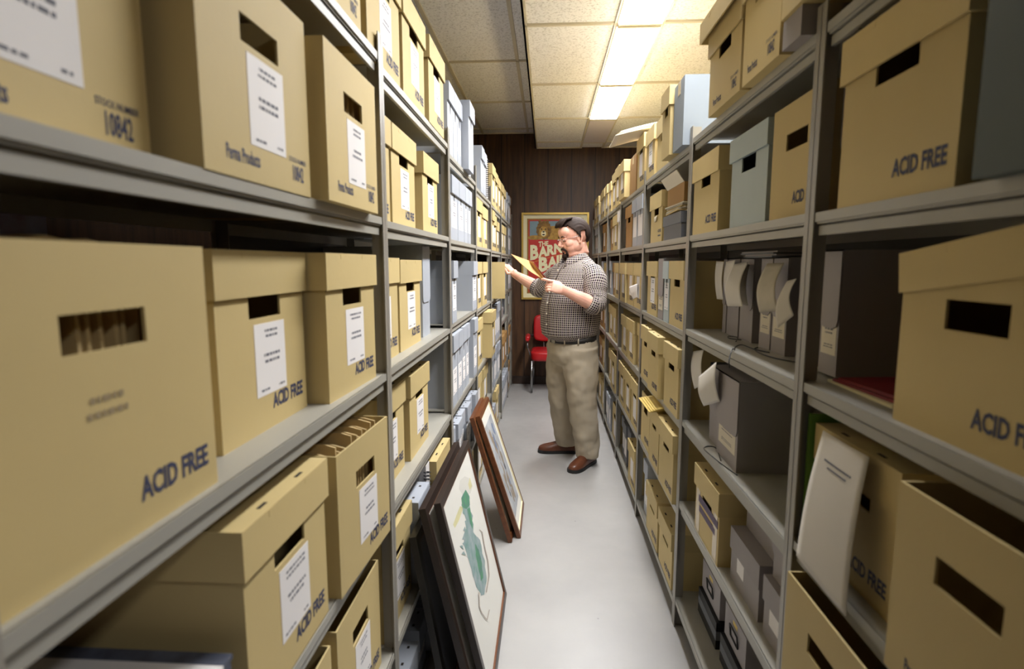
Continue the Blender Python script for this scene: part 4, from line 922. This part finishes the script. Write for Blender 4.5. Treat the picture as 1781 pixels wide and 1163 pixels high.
arm(b, S_L, E_L, W_L, K_L); arm(b, S_R, E_R, W_R, K_R)
def palm(m, W_, K_, side, w=.040, t=.015):   # side = unit vector across the knuckles
    d = (K_ - W_).normalized(); nrm = d.cross(side).normalized()
    rings = []
    for f_, ww, tt in ((0, .026, .019), (.35, .034, .019), (.7, w, .017), (1.0, w * 1.02, .015), (1.12, w * .9, .010)):
        c = W_.lerp(K_, f_); rings.append([c + side * (ww * math.cos(a)) + nrm * (tt * math.sin(a)) for a in [2 * math.pi * i / 16 for i in range(16)]])
    m.loft(rings, 0)
def finger_(m, pts, r=.0088):
    m.tube(pts, [r * 1.05, r * 1.08, r, r * .96, r * .72][:len(pts)] if len(pts) > 3 else [r, r, r * .8], 0, 10); m.ell(tuple(pts[-1]), (r * .74,) * 3, 0, None, 8, 6)
# his left hand: seen from the back of the hand, thumb on top pinching the folder, fingers curled under it
dl = (K_L - W_L).normalized(); across = Vector((.05, -.35, -.93)).normalized(); across = (across - dl * across.dot(dl)).normalized(); nb = dl.cross(across).normalized()
if nb.y > 0: nb = -nb      # nb = back of the hand, towards the camera
palm(b, W_L, K_L, across, .040)
for i, (o_f, L1, L2, L3) in enumerate(((-.030, .040, .024, .020), (-.010, .044, .027, .022), (.010, .041, .025, .021), (.029, .033, .020, .018))):
    k = K_L + across * o_f - dl * .004
    p1 = k + dl * L1 * .86 - nb * L1 * .45; p2 = p1 + dl * L2 * .15 - nb * L2 * .98; p3 = p2 - dl * L3 * .75 - nb * L3 * .55
    finger_(b, [k - dl * .012, k + nb * .002, p1, p2, p3])
tb = W_L.lerp(K_L, .35) - across * .026
finger_(b, [tb, tb + dl * .022 - across * .016 - nb * .004, at(952, 487.5, 3.715), at(945.5, 485.3, 3.725), at(942.5, 485.6, 3.735)], .0105)
# his right hand: reaching over the top of the half-pulled carton
dr = (K_R - W_R).normalized(); ac2 = Vector((-.12, .80, .42)); ac2 = (ac2 - dr * ac2.dot(dr)).normalized(); nb2 = dr.cross(ac2).normalized()
if nb2.z < 0: nb2 = -nb2
palm(b, W_R, K_R, ac2, .038)
for i, (o_f, L1, L2, L3) in enumerate(((-.028, .040, .024, .020), (-.009, .044, .027, .022), (.010, .041, .025, .021), (.028, .034, .020, .018))):
    k = K_R + ac2 * o_f; dd = (dr * .8 + Vector((-.25, .04, .14))).normalized()
    p1 = k + dd * L1 * .9 + Vector((0, 0, .006)); p2 = p1 + Vector((-.9, .1, -.18)).normalized() * L2; p3 = p2 + Vector((-.35, .05, -.9)).normalized() * L3
    finger_(b, [k - dr * .01, k, p1, p2, p3])
tb = W_R.lerp(K_R, .45) - ac2 * .030 - Vector((0, 0, .010))
finger_(b, [tb, tb + Vector((-.018, -.012, -.004)), at(879, 468.5, 4.50), at(875, 466.8, 4.50), at(871.8, 466, 4.49)], .0105)
# legs
tN = onz(996, 821, 0); hN = onz(1028, 804, 0); tF = onz(944, 785.5, 0); hF = onz(996, 786.5, 0)
aN = hN.lerp(tN, .22) + Vector((0, 0, .10)); aF = hF.lerp(tF, .22) + Vector((0, 0, .10))
hipN = P3(MC, .02, .10, .90); hipF = P3(MC, .02, -.10, .90)
kN = hipN.lerp(aN, .5) + mf * .02; kF = hipF.lerp(aF, .5) + mf * .03
for h_, k_, a_ in ((hipN, kN, aN), (hipF, kF, aF)): b.tube([h_, h_.lerp(k_, .5), k_, k_.lerp(a_, .4), a_, a_ - Vector((0, 0, .05))], [.085, .072, .055, .052, .035, .035], 0, 14)
body = b.build('person', M['skin']); remesh(body, .003, 3, .5); apply_mods(body)
tag(body, 'man in checked shirt and khaki trousers reading a folder in the aisle', 'person')
man = body

# hair
def shell(name, keep, r0, c0, mtl, th=.010, nu=96, nv=72, lump=.0):
    m = MB(); vs = []; fs = []; idx = {}
    for j in range(nv + 1):
        ph = math.pi * j / nv
        for i in range(nu):
            a = 2 * math.pi * i / nu; d = (math.sin(ph) * math.cos(a), math.sin(ph) * math.sin(a), math.cos(ph))
            w = 1 + lump * (math.sin(9 * d[1] * 6 + 5 * d[2]) * .5 + .5 * math.sin(17 * d[1] * 4 + 2))
            vs.append(tuple(HM @ Vector((c0[0] + r0[0] * d[0] * w, c0[1] + r0[1] * d[1] * w, c0[2] + r0[2] * d[2] * w))))
    for j in range(nv):
        for i in range(nu):
            ph = math.pi * (j + .5) / nv; a = 2 * math.pi * (i + .5) / nu
            d = (math.sin(ph) * math.cos(a), math.sin(ph) * math.sin(a), math.cos(ph))
            if keep(d): fs.append((j * nu + i, (j + 1) * nu + i, (j + 1) * nu + (i + 1) % nu, j * nu + (i + 1) % nu))
    used = sorted({v for f in fs for v in f}); mp = {v: k for k, v in enumerate(used)}
    m.add([vs[v] for v in used], [tuple(mp[v] for v in f) for f in fs], 0, True)
    o = m.build(name, mtl, man); sm = o.modifiers.new('s', 'SMOOTH'); sm.iterations = 3
    md = o.modifiers.new('thick', 'SOLIDIFY'); md.thickness = th; md.offset = -1; return o
def keep_hair(d):
    f, s, u = d; az = math.degrees(math.atan2(abs(s), f))      # 0 front .. 180 back
    if az < 42: lim = .66 - .08 * (1 if s > 0 else 0)
    elif az < 62: lim = .66 - (az - 42) / 20 * .26
    elif az < 78: lim = .40 - (az - 62) / 16 * .30
    elif az < 92: lim = .02 - (az - 78) / 14 * .36
    elif az < 118: lim = .10
    elif az < 135: lim = -.30 - (az - 118) / 17 * .35
    else: lim = -.74
    return u > lim
shell('hair', keep_hair, (.116, .092, .112), (-.014, 0, .030), M['hair'], .014, lump=.022)
m = MB()
for k in range(9):     # combed-over fringe lifting off the forehead
    s = -.050 + k * .0125; m.tube([hp(.0, s * .9, .139), hp(.050, s, .136 + .004 * math.sin(k)), hp(.085, s * 1.02, .116), hp(.101, s * 1.02 - .004, .094 + .003 * math.sin(2 * k))], [.007, .010, .010, .004], 0, 8)
m.build('fringe', M['hair'], man)
m = MB()   # moustache and goatee
m.tube([hp(.090, -.030, -.075), hp(.100, -.020, -.060), hp(.106, 0, -.055), hp(.100, .020, -.060), hp(.090, .030, -.075)], [.006, .008, .008, .008, .006], 0, 10)
for s in (-1, 1): m.tube([hp(.090, .030 * s, -.073), hp(.088, .031 * s, -.090), hp(.082, .026 * s, -.108)], [.006, .007, .008], 0, 8)
m.tube([hp(.088, -.024, -.104), hp(.096, -.010, -.108), hp(.098, 0, -.110), hp(.096, .010, -.108), hp(.088, .024, -.104)], [.012, .016, .018, .016, .012], 0, 12)
m.ell((0, 0, 0), (.018, .026, .018), 0, HM @ Matrix.Translation((.082, 0, -.117)))
m.build('beard', M['hair'], man)
m = MB()
for s in (-1, 1): m.tube([hp(.088, .048 * s, .024), hp(.099, .032 * s, .029), hp(.101, .014 * s, .024)], [.003, .0045, .003], 0, 6)
m.build('eyebrows', M['hair'], man)
m = MB()
for s in (-1, 1): m.tube([hp(.086, .046 * s, -.004), hp(.0955, .031 * s, -.0065), hp(.092, .018 * s, -.004)], .0017, 0, 6)
m.build('eyelashes', M['hair'], man)
m = MB(); m.tube([hp(.101, -.017, -.0715), hp(.1055, 0, -.0705), hp(.101, .017, -.0715)], [.002, .0042, .002], 0, 8); m.build('lips', mat('lips', srgb(176, 104, 98), .5), man)
m = MB()   # wire glasses
for s in (-1, 1):
    m.tube([hp(.108 - .004 * abs(math.cos(a)), s * .033 + .022 * math.cos(a), .0 + .014 * math.sin(a)) for a in [x * math.pi / 8 for x in range(17)]], .0011, 0, 6)
    m.tube([hp(.104, s * .055, .004), hp(.085, s * .077, .006), hp(.0, s * .087, .012), hp(-.012, s * .088, .006)], .0012, 0, 6)
m.tube([hp(.110, -.011, .004), hp(.113, 0, .007), hp(.110, .011, .004)], .0011, 0, 6)
m.build('glasses', M['chrome'], man)

# shirt: lofted trunk and sleeves with their own cloth coordinates
class UV:
    def __init__(s): s.v = []; s.f = []; s.uv = []
    def loft(s, rings, cap=False, vscale=1, u0=0):
        k0 = len(s.v); n = len(rings[0]); rows = [r + [r[0]] for r in rings]; vv = 0; uvs = []
        L = [0]
        for a, b_ in zip(rows, rows[1:]): L.append(L[-1] + sum((p - q).length for p, q in zip(a, b_)) / len(a))
        per = max(sum((r[i + 1] - r[i]).length for i in range(n)) for r in rows)
        for j, r in enumerate(rows):
            for i, p in enumerate(r): s.v.append(tuple(p)); uvs.append((u0 + per * i / n, L[j]))
        w = n + 1
        for j in range(len(rows) - 1):
            for i in range(n):
                f = (k0 + j * w + i, k0 + j * w + i + 1, k0 + (j + 1) * w + i + 1, k0 + (j + 1) * w + i); s.f.append(f); s.uv += [uvs[x - k0] for x in f]
    def tube(s, pts, rad, n=28, wrinkle=0, seed=0):
        pts = [Vector(p) for p in pts]
        # resample
        P, R = [], []
        for i in range(len(pts) - 1):
            for t in (0, .25, .5, .75): P.append(pts[i].lerp(pts[i + 1], t)); R.append(rad[i] * (1 - t) + rad[i + 1] * t)
        P.append(pts[-1]); R.append(rad[-1])
        for _ in range(2): P = [P[0]] + [(P[i - 1] + P[i] * 2 + P[i + 1]) / 4 for i in range(1, len(P) - 1)] + [P[-1]]
        prev = Vector((0, 0, 1)); rings = []
        for i, p in enumerate(P):
            t = (P[min(i + 1, len(P) - 1)] - P[max(i - 1, 0)]).normalized()
            bb = t.cross(prev if abs(t.dot(prev)) < .95 else Vector((0, 1, 0))).normalized(); u = bb.cross(t).normalized()
            rings.append([p + (bb * math.cos(a) + u * math.sin(a)) * (R[i] * (1 + wrinkle * math.sin(i * 1.9 + seed + 1.3 * math.sin(a * 2 + seed)))) for a in [2 * math.pi * k / n for k in range(n)]])
        s.loft(rings); return rings
    def build(s, name, m_, par):
        me = D.meshes.new(name); me.from_pydata(s.v, [], s.f); ul = me.uv_layers.new(name='UVMap')
        for i, q in enumerate(s.uv): ul.data[i].uv = q
        me.polygons.foreach_set('use_smooth', [True] * len(s.f)); me.materials.append(m_); me.update(); o = D.objects.new(name, me); COL.objects.link(o); o.parent = par; return o
sh = UV()
RG = [(.955, .165, .150, .185, .010, -.02), (.985, .215, .155, .205, .015, -.02), (1.02, .222, .16, .213, .015, 0), (1.08, .228, .162, .220, .01, 0), (1.15, .226, .16, .224, .01, 0), (1.22, .215, .158, .222, .008, 0), (1.29, .200, .156, .216, .004, 0),
      (1.35, .172, .152, .212, 0, 0), (1.40, .150, .142, .200, -.004, 0), (1.44, .125, .128, .176, -.006, 0), (1.475, .100, .108, .130, -.004, 0), (1.50, .082, .090, .098, 0, 0), (1.522, .076, .084, .086, .004, 0)]
RG2 = []
for a, b_ in zip(RG, RG[1:]):
    for t in (0, .33, .66): RG2.append(tuple(x * (1 - t) + y * t for x, y in zip(a, b_)))
RG2.append(RG[-1]); rings = []
for j, (z, hf_, hb, hs_, off, dz) in enumerate(RG2):
    r = []
    for i in range(72):
        a = 2 * math.pi * i / 72; c, s = math.cos(a), math.sin(a); e = .88
        f_ = math.copysign(abs(c) ** e, c) * (hf_ if c > 0 else hb); s_ = math.copysign(abs(s) ** e, s) * hs_
        wr = .004 * math.sin(z * 70 + 3 * math.sin(a * 2)) * (1 if z < 1.4 else .3) + .003 * math.sin(a * 9 + z * 12)
        zz_ = z
        if z < 1.03: zz_ = z - .034 * max(0, c) * (1.03 - z) / .08 + .012 * max(0, -c) * (1.03 - z) / .08       # shirt sags over the belt in front
        if z > 1.46: zz_ = z - .040 * max(0, c) ** 2 * (z - 1.46) / .06 + .015 * max(0, -c)
        r.append(MC + mf * (off + f_ * (1 + wr)) + ms * (s_ * (1 + wr)) + Vector((0, 0, zz_)))
    rings.append(r)
sh.loft(rings)
cuffL = E_L.lerp(W_L, .20); cuffR = E_R.lerp(W_R, .16)
sh.tube([P3(MC, -.01, .10, 1.40), S_L + Vector((-.012, .01, .0)), S_L.lerp(E_L, .3) + Vector((.006, -.01, .01)), S_L.lerp(E_L, .62), E_L + Vector((.006, 0, .004)), cuffL], [.085, .084, .084, .076, .068, .060], 36, .035, 1)
sh.tube([cuffL.lerp(E_L, .9), cuffL.lerp(E_L, .1), cuffL + (W_L - E_L) * .02, cuffL + (W_L - E_L) * .015], [.066, .067, .064, .050], 36, .02, 4)
sh.tube([P3(MC, -.01, -.10, 1.40), S_R + Vector((.01, -.01, 0)), S_R.lerp(E_R, .35), S_R.lerp(E_R, .7), E_R, cuffR], [.085, .082, .078, .070, .066, .060], 36, .04, 2)
sh.tube([cuffR.lerp(E_R, .9), cuffR.lerp(E_R, .1), cuffR + (W_R - E_R) * .02, cuffR + (W_R - E_R) * .015], [.066, .068, .065, .050], 36, .02, 5)
so = sh.build('shirt', M['shirt'], man); md = so.modifiers.new('cloth', 'SOLIDIFY'); md.thickness = .003; md.offset = -1
# collar
cl = UV(); r1, r2, r3 = [], [], []
for i in range(41):
    a = math.radians(-166 + 332 * i / 40) + math.pi          # open at the front
    c, s = math.cos(a), math.sin(a)
    base = P3(MC, .006, 0, 1.500 - .034 * max(0, c) ** 1.5 + .012 * max(0, -c))
    top = Vector((0, 0, .040 if True else 0))
    out = mf * c + ms * s
    r1.append(base + out * .078); r2.append(base + out * .084 + Vector((0, 0, .036))); r3.append(base + out * (.104 + .02 * max(0, c)) + Vector((0, 0, -.012 - .030 * max(0, c) ** 3)))
m = MB(); n = 41; m.add([tuple(p) for p in r1 + r2 + r3], [(i, i + 1, n + i + 1, n + i) for i in range(n - 1)] + [(n + i, n + i + 1, 2 * n + i + 1, 2 * n + i) for i in range(n - 1)], 0, True)
cu_ = m.build('collar', M['shirt'], man); ul = cu_.data.uv_layers.new(name='UVMap')
for p in cu_.data.polygons:
    for li in p.loop_indices:
        v = cu_.data.vertices[cu_.data.loops[li].vertex_index].co; q = v - MC; an = math.atan2(q.dot(ms), q.dot(mf)); ul.data[li].uv = (an * .1, v.z)
md = cu_.modifiers.new('cloth', 'SOLIDIFY'); md.thickness = .004
# placket and buttons
m = MB()
for k in range(6):
    z = 1.42 - k * .075; rg = [r for r in RG2 if abs(r[0] - z) < .03][0]; m.ell(tuple(P3(MC, rg[4] + rg[1] + .004, .0, z)), (.006, .006, .006))
m.build('buttons', M['paper2'], man)
# belt
m = MB(); rr_ = []
for z in (.922, .955):
    rr_.append([P3(MC, .012 + (.158 if math.cos(a) > 0 else .148) * math.cos(a), .190 * math.sin(a), z + .012 * -math.cos(a)) for a in [2 * math.pi * i / 48 for i in range(48)]])
m.loft([rr_[0], rr_[1]], 0, cap=False); bo = m.build('belt', mat('black_leather_belt', srgb(30, 27, 26), .6), man); md = bo.modifiers.new('t', 'SOLIDIFY'); md.thickness = .006; md.offset = 1
m = MB(); T = Matrix((ms, Vector((0, 0, 1)), mf)).transposed().to_4x4(); T.translation = P3(MC, .180, 0, .925); m.box(-.022, .022, -.018, .018, -.003, .003, 0, T); m.build('buckle', M['chrome'], man)
# trousers
b = MB(); 
b.loft([[P3(MC, o_ + (hf_ if math.cos(a) > 0 else hb) * math.cos(a), hs_ * math.sin(a), z - .010 * math.cos(a)) for a in [2 * math.pi * i / 32 for i in range(32)]] for z, hf_, hb, hs_, o_ in ((.948, .150, .142, .182, .012), (.90, .162, .155, .195, .012), (.84, .165, .165, .202, .010), (.78, .150, .150, .195, .008), (.74, .10, .10, .16, .008))], 0)
def leg(m, hip, knee, ank, push):
    top = hip + Vector((0, 0, -.05)); brk = knee.lerp(ank, .78)
    m.tube([top + Vector((0, 0, .03)), top.lerp(knee, .45), knee + push * .4, knee.lerp(ank, .4) + push, brk + push * 1.2, ank + Vector((0, 0, .015)), ank + Vector((0, 0, -.035))],
           [.122, .122, .106, .098, .090, .088, .080], 0, 24)
    for k in range(4):   # fabric breaking over the shoe
        q = knee.lerp(ank, .72 + .085 * k); m.tube([q + Vector((.045 * math.cos(k * 2.2), -.055, .012 * k - .02)), q + push + Vector((0, -.078, 0)), q + Vector((-.05, -.05, .02))], .014, 0, 8)
leg(b, hipN, kN, aN, Vector((.004, 0, 0))); leg(b, hipF, kF, aF, Vector((0, 0, 0)))
for a0, b0, r_ in ((P3(MC, .16, .02, .86), kN + Vector((-.095, -.03, .12)), .012), (P3(MC, .10, .17, .80), kN + Vector((.03, -.095, .10)), .012), (P3(MC, -.05, .19, .78), kN + Vector((.09, -.05, .02)), .013), (kN + Vector((-.06, -.09, .05)), kN + Vector((.07, -.07, -.03)), .012)):
    b.tube([a0, a0.lerp(b0, .5) + Vector((0, -.006, 0)), b0], [r_ * .5, r_, r_ * .5], 0, 8)
tr = b.build('trousers', M['khaki'], man); remesh(tr, .0065, 5, .5)
tx = D.textures.new('cloth_folds', 'CLOUDS'); tx.noise_scale = .11; tx.noise_depth = 1
dp = tr.modifiers.new('folds', 'DISPLACE'); dp.texture = tx; dp.strength = .030; dp.mid_level = .5; dp.texture_coords = 'GLOBAL'; apply_mods(tr)
# belt loops
for s_ in (-.05, .10, .17):
    m = MB(); c_ = math.sqrt(max(0, 1 - (s_ / .19) ** 2)); p_ = P3(MC, .016 + .158 * c_, s_ * 1.02, .935); m.tube([p_ + Vector((0, 0, -.026)) + mf * .008, p_ + mf * .012 + ms * .004, p_ + Vector((0, 0, .022)) + mf * .008], .005, 0, 6); m.build('belt_loop', M['khaki'], man)
# shoes
def shoe(heel, toe):
    d = (toe - heel); d.z = 0; L_ = .305; d.normalize(); sd = Vector((-d.y, d.x, 0)); c0 = heel + (toe - heel) * .5; c0.z = 0; h0 = c0 - d * L_ / 2
    prof = [(0, .028, .030), (.03, .034, .075), (.07, .036, .092), (.11, .038, .092), (.15, .042, .080), (.19, .048, .064), (.23, .050, .054), (.265, .046, .046), (.29, .034, .036), (.305, .012, .024)]
    m = MB(); rings = []
    for t, w, h in prof:
        rings.append([h0 + d * t + sd * (w * math.copysign(abs(math.cos(a)) ** .75, math.cos(a))) + Vector((0, 0, .022 + max(0, math.sin(a)) * (h - .004) + min(0, math.sin(a)) * .004)) for a in [2 * math.pi * i / 20 for i in range(20)]])
    m.loft(rings, 0); up = m.build('shoe', M['shoe'], man); up.modifiers.new('sub', 'SUBSURF').render_levels = 1
    m = MB(); pts = []
    for sg in (1, -1):
        for t, w, h in (prof if sg > 0 else prof[::-1]): pts.append(h0 + d * (t * 1.02 - .003) + sd * (sg * (w + .004)))
    m.prism([(p.x, p.y) for p in pts], .0005, .024); m.build('sole', M['sole'], up)
    m = MB()
    for t in (.13, .15, .17): m.tube([h0 + d * t + sd * .022 + Vector((0, 0, .086 - (t - .13) * .45)), h0 + d * (t + .004) + Vector((0, 0, .097 - (t - .13) * .5)), h0 + d * t - sd * .022 + Vector((0, 0, .086 - (t - .13) * .45))], .003, 0, 6)
    m.build('laces', M['sole'], up)
shoe(hN, tN); shoe(hF, tF)
# the folder he reads
FQ = [at(888.5, 441.5, 3.98), at(921, 453.5, 4.10), at(944, 485.5, 3.80), at(925, 474, 3.70)]
fo = empty('open_folder', tuple(at(943, 485, 3.75))); tag(fo, 'open tan folder held up in the man\'s left hand', 'folder')
def leaf(name, q, m_, bend, th=.0015):
    o = sheet(name, None, None, q, m_, bend, thick=th); o.parent = fo; o.matrix_parent_inverse = Matrix.Translation(-fo.location); return o
leaf('front_leaf', FQ, M['cardside'], (.004, 0, -.008))  # darker board colour stands in for the shading on this leaf
leaf('back_leaf', [at(919, 453.5, 4.10), at(927.5, 455, 3.98), at(948, 486, 3.74), at(940, 487, 3.82)], M['cardside'], (0, 0, -.004))
leaf('inner_sheet', [at(926.5, 455.5, 3.99), at(930, 458, 3.93), at(950, 483, 3.74), at(948, 485, 3.76)], M['redbook'], (0, 0, -.002), .001)
